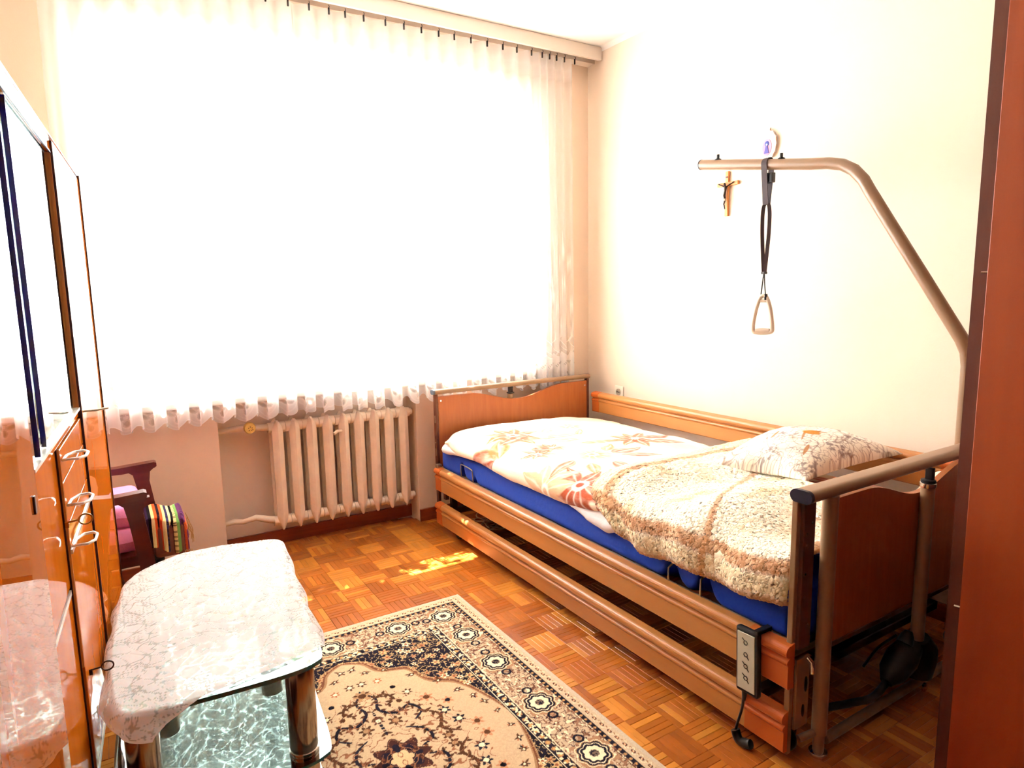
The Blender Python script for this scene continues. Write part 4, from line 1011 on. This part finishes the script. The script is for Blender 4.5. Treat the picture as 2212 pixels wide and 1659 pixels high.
# spandrels: navy corners scalloped
uu = (fx_-ax_)/0.42; vv_ = (fy_-ay_)/0.54
e_ = 0.045*np.sin(np.arctan2(fy_-ay_, fx_-ax_)*10)
spn = (np.clip(uu,0,2)**0.72 + np.clip(vv_,0,2)**0.72 + e_) 
sp = fm & (spn < 1.0)
col = np.where(sp[...,None], navy, col)
rim = fm & (np.abs(spn-1.0) < 0.035); col = np.where(rim[...,None], tan*0.9, col); rim = fm & (np.abs(spn-1.0) < 0.014); col = np.where(rim[...,None], cl(120,70,50), col)
rs = random.Random(3)
for k in range(135):
    a = rs.uniform(0, fx_); b = rs.uniform(0, fy_); R_ = rs.uniform(0.010,0.019); th_ = rs.uniform(0,6.28)
    ax2, ay2 = ax_-a, ay_-b; r = np.hypot(ax2, ay2); an = np.arctan2(ay2, ax2)+th_
    w = sp & (r < R_*(0.72+0.28*np.cos(5*an))); col = np.where(w[...,None], [cre,tan,cl(214,176,124),cl(190,140,100)][k%4], col)
    w = sp & (r < R_*0.34); col = np.where(w[...,None], cl(150,84,56), col)
sm = sp & (np.abs(fbm(ax_,ay_,211,26,2)) < 0.05); col = np.where(sm[...,None], cl(196,160,112), col)
# loose flowers around spandrels
def spray(cx, cy, R_, seed, cset):
    global col
    r0 = random.Random(seed)
    for k in range(7):
        an = r0.uniform(0,6.28); L = R_*r0.uniform(0.5,1.0); m_, _, _ = petal(ax_, ay_, cx+0.2*L*math.cos(an), cy+0.2*L*math.sin(an), an, L*0.55, L*0.13, 0.3)
        col = mixc(col, cset[k % len(cset)], m_*fm)
    r = np.hypot(ax_-cx, ay_-cy); col = np.where((fm&(r < R_*0.25))[...,None], cset[0], col); col = np.where((fm&(r < R_*0.12))[...,None], cre, col)
for (a,b,R_,sd) in ((0.02,0.50,0.035,1),(0.05,0.46,0.03,2),(0.11,0.44,0.03,3),(0.27,0.20,0.035,4),(0.30,0.15,0.03,5),(0.315,0.10,0.028,6),(0.18,0.36,0.035,7),(0.325,0.04,0.025,9),(0.24,0.28,0.035,8)):
    spray(a, b, R_, sd, [dbr, cl(170,100,64), navy])
# central scrolls
def curve(pts, w0, c_, barbs=True, seed=0):
    global col
    S2 = spline([(p[0],p[1],0) for p in pts], 10); m = len(S2)
    dm = np.full(X.shape, 9.0)
    for i, p in enumerate(S2):
        d = np.hypot(ax_-p.x, ay_-p.y) - w0*(0.5+0.5*math.sin(PI*i/m)); dm = np.minimum(dm, d)
        if barbs and i % 3 == 0 and 0 < i < m-1:
            tg = S2[i+1]-S2[i-1]; an = math.atan2(tg.y, tg.x)+(1.0 if (i//3)%2 else -1.0); mm, _, _ = petal(ax_, ay_, p.x, p.y, an, 0.022, 0.006, 0.3)
            col = mixc(col, dbr, mm*fm)
    col = np.where((fm & (dm < 0))[...,None], c_, col)
curve([(0.0,0.36),(0.03,0.30),(0.02,0.24),(0.06,0.20),(0.11,0.215),(0.13,0.17),(0.10,0.14)], 0.006, navy)
curve([(0.02,0.30),(0.06,0.31),(0.08,0.27),(0.05,0.25)], 0.005, dbr)
curve([(0.13,0.17),(0.17,0.12),(0.15,0.06),(0.19,0.02)], 0.006, dbr)
curve([(0.0,0.24),(0.0,0.12)], 0.006, navy)
curve([(0.06,0.12),(0.10,0.09),(0.11,0.04),(0.07,0.02)], 0.005, navy)
for (a,b,R_,c_,ci) in ((0.0,0.335,0.030,tan,dbr),(0.02,0.40,0.018,dbr,cre),(0.07,0.39,0.016,cl(170,100,64),cre),(0.10,0.33,0.022,cl(206,170,130),navy),(0.045,0.165,0.024,dbr,tan),(0.0,0.19,0.020,cl(90,50,40),cre),
      (0.09,0.25,0.022,cl(206,170,130),dbr),(0.17,0.22,0.024,cl(190,130,92),dbr),(0.19,0.13,0.020,navy,cre),(0.22,0.17,0.020,cl(190,130,92),navy),(0.21,0.07,0.022,navy,cre),(0.25,0.03,0.022,cl(190,130,92),dbr),(0.13,0.28,0.018,dbr,cre),(0.15,0.02,0.020,dbr,tan)):
    r = np.hypot(ax_-a, ay_-b); an = np.arctan2(ay_-b, ax_-a)
    w = fm & (r < R_*(0.75+0.25*np.cos(6*an+R_*200))); col = np.where(w[...,None], c_, col); w = fm & (r < R_*0.42); col = np.where(w[...,None], ci, col)
r = np.hypot(ax_, ay_*0.9); an = np.arctan2(ay_, ax_)
w = r < 0.085*(0.85+0.15*np.cos(8*an)); col = np.where(w[...,None], cl(66,34,30), col)
w = r < 0.060*(0.85+0.15*np.cos(8*an)); col = np.where(w[...,None], navy, col); w = r < 0.034*(0.9+0.1*np.cos(6*an)); col = np.where(w[...,None], cl(214,176,130), col)
sm = fm & (spn > 1.06) & (np.hypot(ax_/0.24, ay_/0.34) < 1) & (np.abs(fbm(ax_,ay_,221,16,2)) < 0.035); col = np.where(sm[...,None], cl(150,96,66), col)
sm = fm & (spn > 1.06) & (np.hypot(ax_/0.22, ay_/0.32) < 1) & (vnoise(ax_,ay_,66,0.012) > 0.86); col = np.where(sm[...,None], cl(110,60,40), col)
col = col*(0.9+0.2*V(0.003,70))[...,None]
ed = np.clip(D/0.004, 0, 1)
Z = 0.0015 + 0.0075*np.sqrt(1-(1-ed)**2) + 0.0008*V(0.004,77) + 0.0012*fbm(X,Y,78,1.2,2)
o = grid_mesh('patterned_rug', np.stack([X,Y,Z],-1), RUGM, None, col); tag(o, 'beige and navy oriental rug with floral medallions on the parquet', 'rug')

# ------------------------------------------------------------------ glass table with lace cloth
ZT = 0.462
outl = spline([(-0.045,1.455,0),(0.0,1.412,0),(0.10,1.400,0),(0.26,1.392,0),(0.335,1.405,0),(0.362,1.455,0),(0.385,1.70,0),(0.415,2.00,0),(0.436,2.17,0),(0.418,2.225,0),(0.33,2.250,0),(0.195,2.275,0),(0.085,2.235,0),(-0.005,2.13,0),(-0.038,1.90,0),(-0.055,1.65,0)], 5, True)
OUT = [(p.x, p.y) for p in outl]
gt = thing('glass_table', 'glass table with round metal legs beside the cabinet under the lace cloth', 'table', (0.18, 1.85, 0))
def glass_slab(name, poly, z0, z1, m, parent):
    q = MB().prism(poly, (0,0,z0), (0,0,z1-z0), (1,0,0), (0,1,0))
    o = q.build(name, m, parent); o.data.materials.append(GEDGE)
    for p in o.data.polygons:
        if len(p.vertices) == 4: p.material_index = 1
    return o
glass_slab('glass_top', OUT, ZT-0.010, ZT, GLASST, gt)
cxo, cyo = 0.18, 1.84
shp = [(cxo+(a-cxo)*1.07, cyo+(b-cyo)*0.96) for a, b in OUT]
glass_slab('glass_shelf', shp, 0.208, 0.216, GLASSS, gt)
glass_slab('glass_shelf', [(cxo+(a-cxo)*1.02, cyo+(b-cyo)*0.96) for a, b in OUT], 0.050, 0.058, GLASSS, gt)
for x_, y_ in ((-0.010,1.475),(0.312,1.468),(0.365,2.14),(0.055,2.10)):
    for z0, z1 in ((0.0085,0.049),(0.059,0.207),(0.217,ZT-0.011)):
        l = MB().lathe([(0.0315,z0),(0.0325,z0+0.002),(0.0325,z1-0.002),(0.0315,z1)], (x_,y_,0), 32).build('leg', LEGM, gt)
    MB().lathe([(0.034,0.2165),(0.0345,0.220),(0.034,0.224)], (x_,y_,0), 32).build('leg_ring', CHROME, l)
# lace cloth draped
poly = np.array(OUT)
def nearest(px, py):
    A = poly; B = np.roll(poly, -1, 0); AB = B-A
    best = None
    P0 = np.stack([px,py],-1)[...,None,:]; t = ((P0-A)*AB).sum(-1)/(AB*AB).sum(-1); t = np.clip(t,0,1)
    Q = A+t[...,None]*AB; d = np.linalg.norm(P0-Q, axis=-1); k = d.argmin(-1)
    Qb = np.take_along_axis(Q, k[...,None,None].repeat(2,-1), axis=-2)[...,0,:]
    return Qb, d.min(-1)
def inside(px, py):
    A = poly; B = np.roll(poly,-1,0); r = np.zeros(px.shape, bool)
    for (ax,ay),(bx,by) in zip(A,B):
        c = ((ay > py) != (by > py)) & (px < (bx-ax)*(py-ay)/(by-ay+1e-12)+ax); r ^= c
    return r
BL, BR, FR, FLc = np.array([-0.045,2.27]), np.array([0.452,2.262]), np.array([0.405,1.475]), np.array([0.0,1.318])
nu, nv = 280, 190
s, t = np.meshgrid(np.linspace(0,1,nu), np.linspace(0,1,nv), indexing='ij')   # s front->back, t left->right
Lx = np.interp(s, [0,0.06,0.14,0.28,0.6,1], [0.0,-0.055,-0.090,-0.112,-0.072,-0.045]); Ly = np.interp(s, [0,0.06,0.14,0.28,0.6,1], [1.345,1.370,1.440,1.57,1.86,2.27])
Rr = FR*(1-s)[...,None] + BR*s[...,None]
F = np.stack([Lx, Ly], -1)*(1-t)[...,None] + Rr*t[...,None]
F[...,1] += (np.interp(t,[0,0.12,0.26,0.6,1],[1.354,1.378,1.402,1.425,1.475]) - (Ly[:1,:1]*(1-t)+1.475*t))*(1-s)**3
px, py = F[...,0], F[...,1]; ins = inside(px, py); Q, d = nearest(px, py); d = np.where(ins, 0, d)
dirv = F-Q; L = np.linalg.norm(dirv, axis=-1, keepdims=True)+1e-9; dirv = dirv/L
bend = np.minimum(d, 0.022*(1-np.exp(-d/0.03)) + d*0.12)
XY = np.where(ins[...,None], F, Q + dirv*bend[...,None])
Zc = ZT + 0.003 - np.where(ins, 0, np.maximum(d-0.010,0)*0.98 + 0.004*sst(0,0.01,d)) + 0.0012*fbm(px, py, 301, 4, 3)*ins + 0.0015*ins
folds = np.where(ins, 0, d)*0.16*np.sin(px*60+py*25)
XY = XY + dirv*np.where(ins, 0, folds)[...,None]
XY[...,0] = np.maximum(XY[...,0], -0.182+0.065*XY[...,1]+0.0)
sx_, sy_ = px, py
cov = np.full(px.shape, 0.93)
pat = fbm(px, py, 311, 9, 3); cov = np.where(np.abs(pat) < 0.030, 0.35, cov)
w1 = np.sin(px*70+1.5*np.sin(py*30))*np.sin(py*55+1.5*np.sin(px*35)); cov = np.where(np.abs(w1) < 0.05, 0.40, cov)
bandm = (np.minimum(np.minimum(s*0.9, (1-s)*0.9), np.minimum(t, 1-t)*0.47) < 0.10)
grd = (np.sin(px*700) > 0.2) & (np.sin(py*600) > 0.1) & (vnoise(px, py, 31, 0.03) > 0.62) & bandm; cov = np.where(grd, 0.35, cov)
cov = np.where((np.minimum(np.minimum(s*0.9,(1-s)*0.9), np.minimum(t,1-t)*0.47) < 0.006), 0.97, cov)
o = grid_mesh('lace_tablecloth', np.concatenate([XY, Zc[...,None]], -1), CLOTHM, None, np.stack([cov]*3,-1), 'lace')
tag(o, 'white lace tablecloth draped over the glass table', 'tablecloth')

# ------------------------------------------------------------------ wall unit (glossy), front plane x = -0.191 + 0.065 y
ux = Vector((0.065, 1, 0)).normalized(); un = Vector((1, -0.065, 0)).normalized()
CO = Vector((-0.191, 0, 0))
MC = Matrix(((un.x, ux.x, 0, CO.x), (un.y, ux.y, 0, CO.y), (0, 0, 1, 0), (0,0,0,1)))   # local (d outwards, s along, z)
def cbox(a, b, bev=0.0): return MB().box(a, b, bev, MC)
ZTOP, ZBOT = 1.648, 0.305
SF, SM1, SM2, SN0 = 2.455, 1.885, 1.225, 0.62
def cth(name, label, s, group=None): return thing(name, label, 'cabinet', MC @ Vector((-0.2, s, 0)))
DEP = -0.42
def carcass(t, s0, s1, name='carcass', m=CABIN, z0=ZBOT, z1=ZTOP, front=-0.020):
    q = cbox((DEP, s0+0.0005, z0), (front, s0+0.018, z1)); q.box((DEP, s1-0.018, z0), (front, s1-0.0005, z1), 0, MC)
    q.box((DEP, s0+0.018, z0), (front, s1-0.018, z0+0.018), 0, MC); q.box((DEP, s0+0.018, z1-0.018), (front, s1-0.018, z1), 0, MC)
    q.box((DEP, s0+0.018, z0+0.018), (DEP+0.006, s1-0.018, z1-0.018), 0, MC)
    return q.build(name, m, t)
# plinth stands
def plinth(t, s0, s1): 
    return cbox((DEP+0.02, s0+0.01, 0.001), (-0.20, s1-0.01, ZBOT-0.0005)).build('plinth', CABDK, t)
# far unit: one tall door
tf = cth('wardrobe_unit', 'glossy orange wood cabinet section with one tall door nearest the window', 2.2)
carcass(tf, SM1, SF); plinth(tf, SM1, SF)
dr = cbox((-0.0195, SM1+0.004, ZBOT+0.012), (0.005, SF-0.008, ZTOP-0.010), 0.001).build('door', CABW, tf)
cbox((-0.0195, SM1+0.0005, ZBOT+0.012), (0.0045, SM1+0.0038, ZTOP-0.010)).build('edge_band', CABDK, tf)
cbox((-0.024, SF-0.0075, ZBOT), (0.0085, SF, ZTOP)).build('dark_edge_trim', CABDK, tf)
cbox((-0.02, SM1, ZBOT-0.006), (0.001, SF, ZBOT+0.010)).build('bottom_strip', ALU, tf)
cbox((-0.16, SM1, ZTOP), (0.003, SF, ZTOP+0.002)).build('top_strip', ALU, tf)
k = MB().tube([MC@Vector((0.0,SM1+0.025,1.005)), MC@Vector((0.030,SM1+0.025,1.005)), MC@Vector((0.055,SM1+0.05,1.005))],0.003,8).build('door_handle', STEEL, dr)
# middle unit: glass top, drawers and doors below
tm = cth('display_cabinet', 'glossy orange wood cabinet section with sliding glass and three drawers', 1.55)
carcass(tm, SM2, SM1, front=-0.024); plinth(tm, SM2, SM1)
ZS = 1.016
cbox((DEP+0.01, SM2+0.02, ZS-0.018), (-0.004, SM1-0.002, ZS-0.002)).build('ledge_board', CABW, tm)
cbox((-0.0245, SM2+0.002, ZS-0.002), (0.0015, SM1-0.002, ZS+0.004)).build('sill_strip', ALU, tm)
for dd in (-0.022, -0.012): cbox((dd-0.001, SM2+0.002, ZS+0.004), (dd+0.001, SM1-0.002, ZS+0.012)).build('sliding_track', ALU, tm)
cbox((-0.030, SM2+0.002, ZTOP-0.034), (0.0, SM1-0.002, ZTOP-0.001)).build('header_board', CABW, tm)
cbox((-0.002, SM2+0.002, ZTOP-0.038), (0.001, SM1-0.002, ZTOP-0.034)).build('header_edge', CABDK, tm)
cbox((-0.16, SM2, ZTOP), (0.003, SM1, ZTOP+0.002)).build('top_strip', ALU, tm)
cbox((-0.0245, SM1-0.0045, ZS+0.004), (-0.0002, SM1-0.0005, ZTOP-0.036)).build('side_panel', CABIN, tm)
def gpane(s0, s1, dd):
    g = cbox((dd-0.0025, s0, ZS+0.006), (dd+0.0025, s1, ZTOP-0.036)).build('glass_pane', GLASSC, tm)
gpane(1.400, SM1-0.006, -0.0085); gpane(SM2+0.004, 1.312, -0.0085); gpane(1.29, 1.44, -0.0205)
cbox((-0.014, 1.3105, ZS+0.006), (-0.0020, 1.3130, ZTOP-0.036)).build('pane_edge', GEDGEB, tm); cbox((-0.0125, 1.3975, ZS+0.006), (-0.0045, 1.4000, ZTOP-0.036)).build('pane_edge', GEDGEB, tm)
for z in (1.22, 1.43): cbox((DEP+0.02, SM2+0.02, z), (-0.06, SM1-0.02, z+0.012)).build('shelf', CABIN, tm)
# drawers (s 1.50-1.88)
SD = 1.497
for z0, z1, hz in ((0.932,0.994,0.973),(0.846,0.929,0.883),(0.797,0.843,0.800)):
    d_ = cbox((-0.0235, SD+0.002, z0), (0.0, SM1-0.006, z1), 0.001).build('drawer', CABW, tm)
    hcn = 1.505
    # hexp = [(0.002,-0.030),(0.018,-0.048),(0.040,-0.052),(0.050,-0.036),(0.050,0.036),(0.040,0.052),(0.018,0.048),(0.002,0.030)]
    hexp = [(0.003,0.0),(0.005,0.040),(0.016,0.068),(0.032,0.070),(0.040,0.052),(0.039,0.016),(0.028,0.0)]
    MB().tube([MC@Vector((a, hcn+b, hz)) for a,b in hexp],0.0030,8,closed=True).build('drawer_handle', mat('white_metal_handle', srgb(250,244,236), 0.25, metal=0.3, noise=0.02), d_)
cbox((-0.0235, SD+0.002, 0.786), (0.0025, SM1-0.006, 0.795)).build('middle_strip', ALU, tm)
df = cbox((-0.0235, SD+0.002, ZBOT+0.012), (0.0, SM1-0.006, 0.784), 0.001).build('flap_door', CABW, tm)
def key(sv, z, parent, m, tilt=0):
    k = MB().tube([MC@Vector((0.0,sv,z)), MC@Vector((0.022,sv,z+0.002))],0.002,8)
    k.tube([MC@Vector((0.022+0.011+0.011*math.cos(a),sv+0.004*math.sin(a)*0.0,z+0.002+0.010*math.sin(a))) for a in np.linspace(0,2*PI,17)[:-1]],0.0017,6,closed=True)
    k.box((0.0,sv-0.0015,z-0.010),(0.006,sv+0.0015,z),0,MC)
    return k.build('key', m, parent)
key(1.545, 0.516, df, mat('dark_key_metal', srgb(70,50,36), 0.35, metal=0.8, noise=0.03))
# key door (s 1.225-1.49) and lower door
dk_ = cbox((-0.0235, SM2+0.002, 0.722), (-0.0075, SD-0.003, 0.996), 0.001).build('locked_door', CABW, tm)
key(1.462, 0.861, dk_, BRASS)
cbox((-0.0235, SM2+0.002, 0.706), (-0.0065, SD-0.004, 0.716)).build('middle_strip', ALU, tm)
cbox((-0.0235, SM2+0.002, ZBOT+0.012), (-0.0075, SD-0.003, 0.704), 0.001).build('lower_door', CABW, tm)
cbox((-0.02, SM2, ZBOT-0.006), (0.001, SM1, ZBOT+0.010)).build('bottom_strip', ALU, tm)
cbox((-0.0235, SD-0.0022, ZBOT+0.012), (-0.0045, SD-0.0008, 0.996)).build('gap_strip', CABDK, tm)
cbox((-0.0045, SD-0.0012, 0.55), (-0.0005, SD+0.0012, 0.996)).build('gold_edge', mat('gold_edge', srgb(214,150,70), 0.4, metal=0.3, noise=0.02), tm)
# near unit: tall doors
tn = cth('wardrobe_unit', 'glossy reddish wood cabinet section at the left edge nearest the camera', 0.9)
carcass(tn, SN0, SM2); plinth(tn, SN0, SM2)
dn_ = cbox((-0.0195, SN0+0.004, ZBOT+0.012), (0.001, SM2-0.002, ZTOP-0.010), 0.001).build('door', CABW2, tn)
cbox((-0.02, SN0, ZBOT-0.006), (0.001, SM2, ZBOT+0.010)).build('bottom_strip', ALU, tn)
cbox((-0.16, SN0, ZTOP), (0.003, SM2, ZTOP+0.002)).build('top_strip', ALU, tn)
cbox((0.001, 1.178, 0.962), (0.004, 1.188, 0.990), 0.001).build('keyhole_plate', CABDK, dn_)

# ------------------------------------------------------------------ armchair
ac = thing('armchair', 'dark wood armchair with pink cushions between cabinet and window', 'armchair', (-0.16, 2.80, 0))
def armframe(yc):
    q = MB()
    # arm rest
    q.prism([(-0.52,0.625),(-0.10,0.600),(0.075,0.607),(0.080,0.598),(0.078,0.588),(-0.10,0.578),(-0.52,0.598)], (0,yc-0.024,0), (0,0.048,0), (1,0,0), (0,0,1))
    return q
def armfl(yc, xo):
    q = MB()
    top = [(-0.50,0.622),(-0.25,0.604),(-0.02,0.598),(0.115,0.606),(0.124,0.602),(0.124,0.588),(0.115,0.582),(0.0,0.572),(-0.25,0.580),(-0.50,0.598)]
    q.prism([(a+xo,b) for a,b in top], (0,yc-0.024,0), (0,0.048,0), (1,0,0), (0,0,1))
    return q
for yc, xo, lo_ in ((2.588,-0.050,0.018),(3.045,0.008,0.062)):
    q = armfl(yc, xo); f_ = q.build('arm_rest', CHAIRW, ac)
    leg = [(-0.055,0.582),(-0.022,0.560),(-0.008,0.50),(0.022,0.30),(0.055,0.001),(0.082,0.001),(0.085,0.20),(0.070,0.40),(0.050,0.53),(0.056,0.568),(0.080,0.584)]
    MB().prism([(a*0.8+lo_,b) for a,b in leg], (0,yc-0.015,0), (0,0.030,0), (1,0,0), (0,0,1)).build('leg', CHAIRW, ac)
    lg2 = [(-0.46,0.60),(-0.42,0.60),(-0.46,0.001),(-0.50,0.001)]
    MB().prism([(a+xo,b) for a,b in lg2], (0,yc-0.014,0), (0,0.028,0), (1,0,0), (0,0,1)).build('leg', CHAIRW, ac)
    MB().box((-0.46+xo,yc-0.012,0.255),(0.03+xo,yc+0.012,0.295),0.004).build('side_stretcher', CHAIRW, ac)
MB().box((-0.50,2.604,0.33),(0.05,3.03,0.37),0.004).build('seat_frame', CHAIRW, ac)
nn = 40
s, t = np.meshgrid(np.linspace(0,1,nn), np.linspace(0,1,nn), indexing='ij')
P = np.stack([-0.50+0.565*s, 2.612+0.41*t, 0.415+0.005*s], -1); slab('seat_cushion', P, 0.042, PINK, ac, edge=0.08)
P = np.stack([-0.66+0.12*s, 2.615+0.41*t, 0.47+0.40*s], -1); slab('back_cushion', P, 0.045, PINK, ac, edge=0.10)
P = np.stack([-0.40+0.46*s, 2.64+0.35*t, 0.500+0.012*fbm(s,t,401,1.2,2)], -1); slab('folded_blanket', P, 0.040, PINK, ac, edge=0.10)

# stool with striped cloth
st = thing('footstool', 'low brown upholstered stool at the front of the armchair', 'stool', (0.15, 2.92, 0))
MB().box((0.088,2.835,0.255),(0.212,3.005,0.392),0.02).build('padded_seat', mat('brown_upholstery', srgb(128,84,66), 0.8, noise=0.06), st)
for x_, y_ in ((0.105,2.85),(0.195,2.85),(0.105,2.985),(0.195,2.985)):
    MB().tube([(x_,y_,0.255),(x_,y_,0.001)],0.013,10,rr=[0.014,0.010]).build('leg', BLACK, st)
nu, nv = 160, 120
s, t = np.meshgrid(np.linspace(0,1,nu), np.linspace(0,1,nv), indexing='ij')
X = 0.070+0.150*s; 
def dr_(v): return v
arc = t*0.28
Yc = np.where(arc < 0.115, 2.838-0.004*np.sin(s*20), 2.838+(arc-0.115))
Zc = np.where(arc < 0.115, 0.300+arc*1.0, 0.415)
rn = sst(0.09,0.15,arc)
Zc = np.where(arc<0.115, 0.290+arc, 0.405) + 0.025*np.sin(s*PI)**0.8*rn*0.6 + 0.012*np.sin(s*PI*2.2+0.6)
Zc = Zc - np.clip((s-0.82)/0.18,0,1)**1.4*0.085
Zc = Zc - 0.030*s*(1-rn)
X = X - np.clip((s-0.85)/0.15,0,1)**2*0.01
P = np.stack([X, Yc+0.004*np.sin(s*26)*(1-rn), Zc+0.008], -1)
cs = [cl(66,44,74),cl(30,26,30),cl(240,220,150),cl(226,90,40),cl(40,26,36),cl(226,90,40),cl(240,220,150),cl(70,60,110),cl(240,224,160),cl(30,30,34),cl(240,220,150),cl(120,170,90),cl(110,60,104),cl(110,60,104),cl(228,104,56),cl(110,60,104)]
kk = np.clip((s*len(cs)).astype(int), 0, len(cs)-1); col = np.array(cs)[kk]
col = np.where((np.sin(t*330) > 0.75)[...,None] & (kk % 3 == 1)[...,None], cl(40,30,40), col)
sc = slab('striped_throw', P, 0.004, STRIPE, None, col, edge=0.02)
tag(sc, 'multicoloured striped woven throw draped over the low stool', 'throw')
fr_ = MB(); r3 = random.Random(9)
for k in range(14):
    y0 = 2.845+k*0.018; x0 = 0.226+0.003*r3.random(); z0 = 0.345+0.02*math.sin(k)
    x0 -= 0.002; fr_.tube([(x0,y0,z0),(x0+0.006,y0+0.003,z0-0.02),(x0+0.003+0.006*r3.random(),y0,z0-0.045-0.02*r3.random())],0.0016,5)
for k in range(6):
    x0 = 0.195+0.005*k; fr_.tube([(x0,2.832,0.275),(x0+0.003,2.829,0.25),(x0-0.003+0.006*r3.random(),2.83,0.225)],0.0016,5)
o = fr_.build('fringe', mat('fringe_yarn', srgb(206,160,110), 0.9, noise=0.15, nscale=60), sc); o['kind'] = 'stuff'

# ------------------------------------------------------------------ wardrobe at the right edge
wd = thing('wardrobe', 'tall reddish brown wardrobe at the right edge of the room', 'wardrobe', (2.1, 0.3, 0))
WXF, WY1 = 1.700, 0.7365
MB().box((WXF,WY1-0.030,0.0),(2.60,WY1,2.30)).box((WXF,-0.35,0.0),(2.60,-0.32,2.30)).box((WXF+0.02,-0.32,2.27),(2.60,WY1-0.03,2.30)).box((2.59,-0.32,0),(2.60,WY1-0.03,2.27)).box((WXF+0.03,-0.32,0.0),(2.59,WY1-0.03,0.06)).build('carcass', WARDK, wd)
for y0, y1 in ((0.195,0.7035),(-0.318,0.190)):
    d_ = MB().box((WXF-0.014,y0,0.02),(WXF+0.006,y1,2.28),0.002).build('door', WARD, wd)
    for z in (0.50, 1.30, 2.0):
        MB().tube([(WXF-0.0005,y1+0.002,z),(WXF-0.003,y1+0.016,z)],0.0035,8,ry=0.002).build('hinge', STEEL, d_)
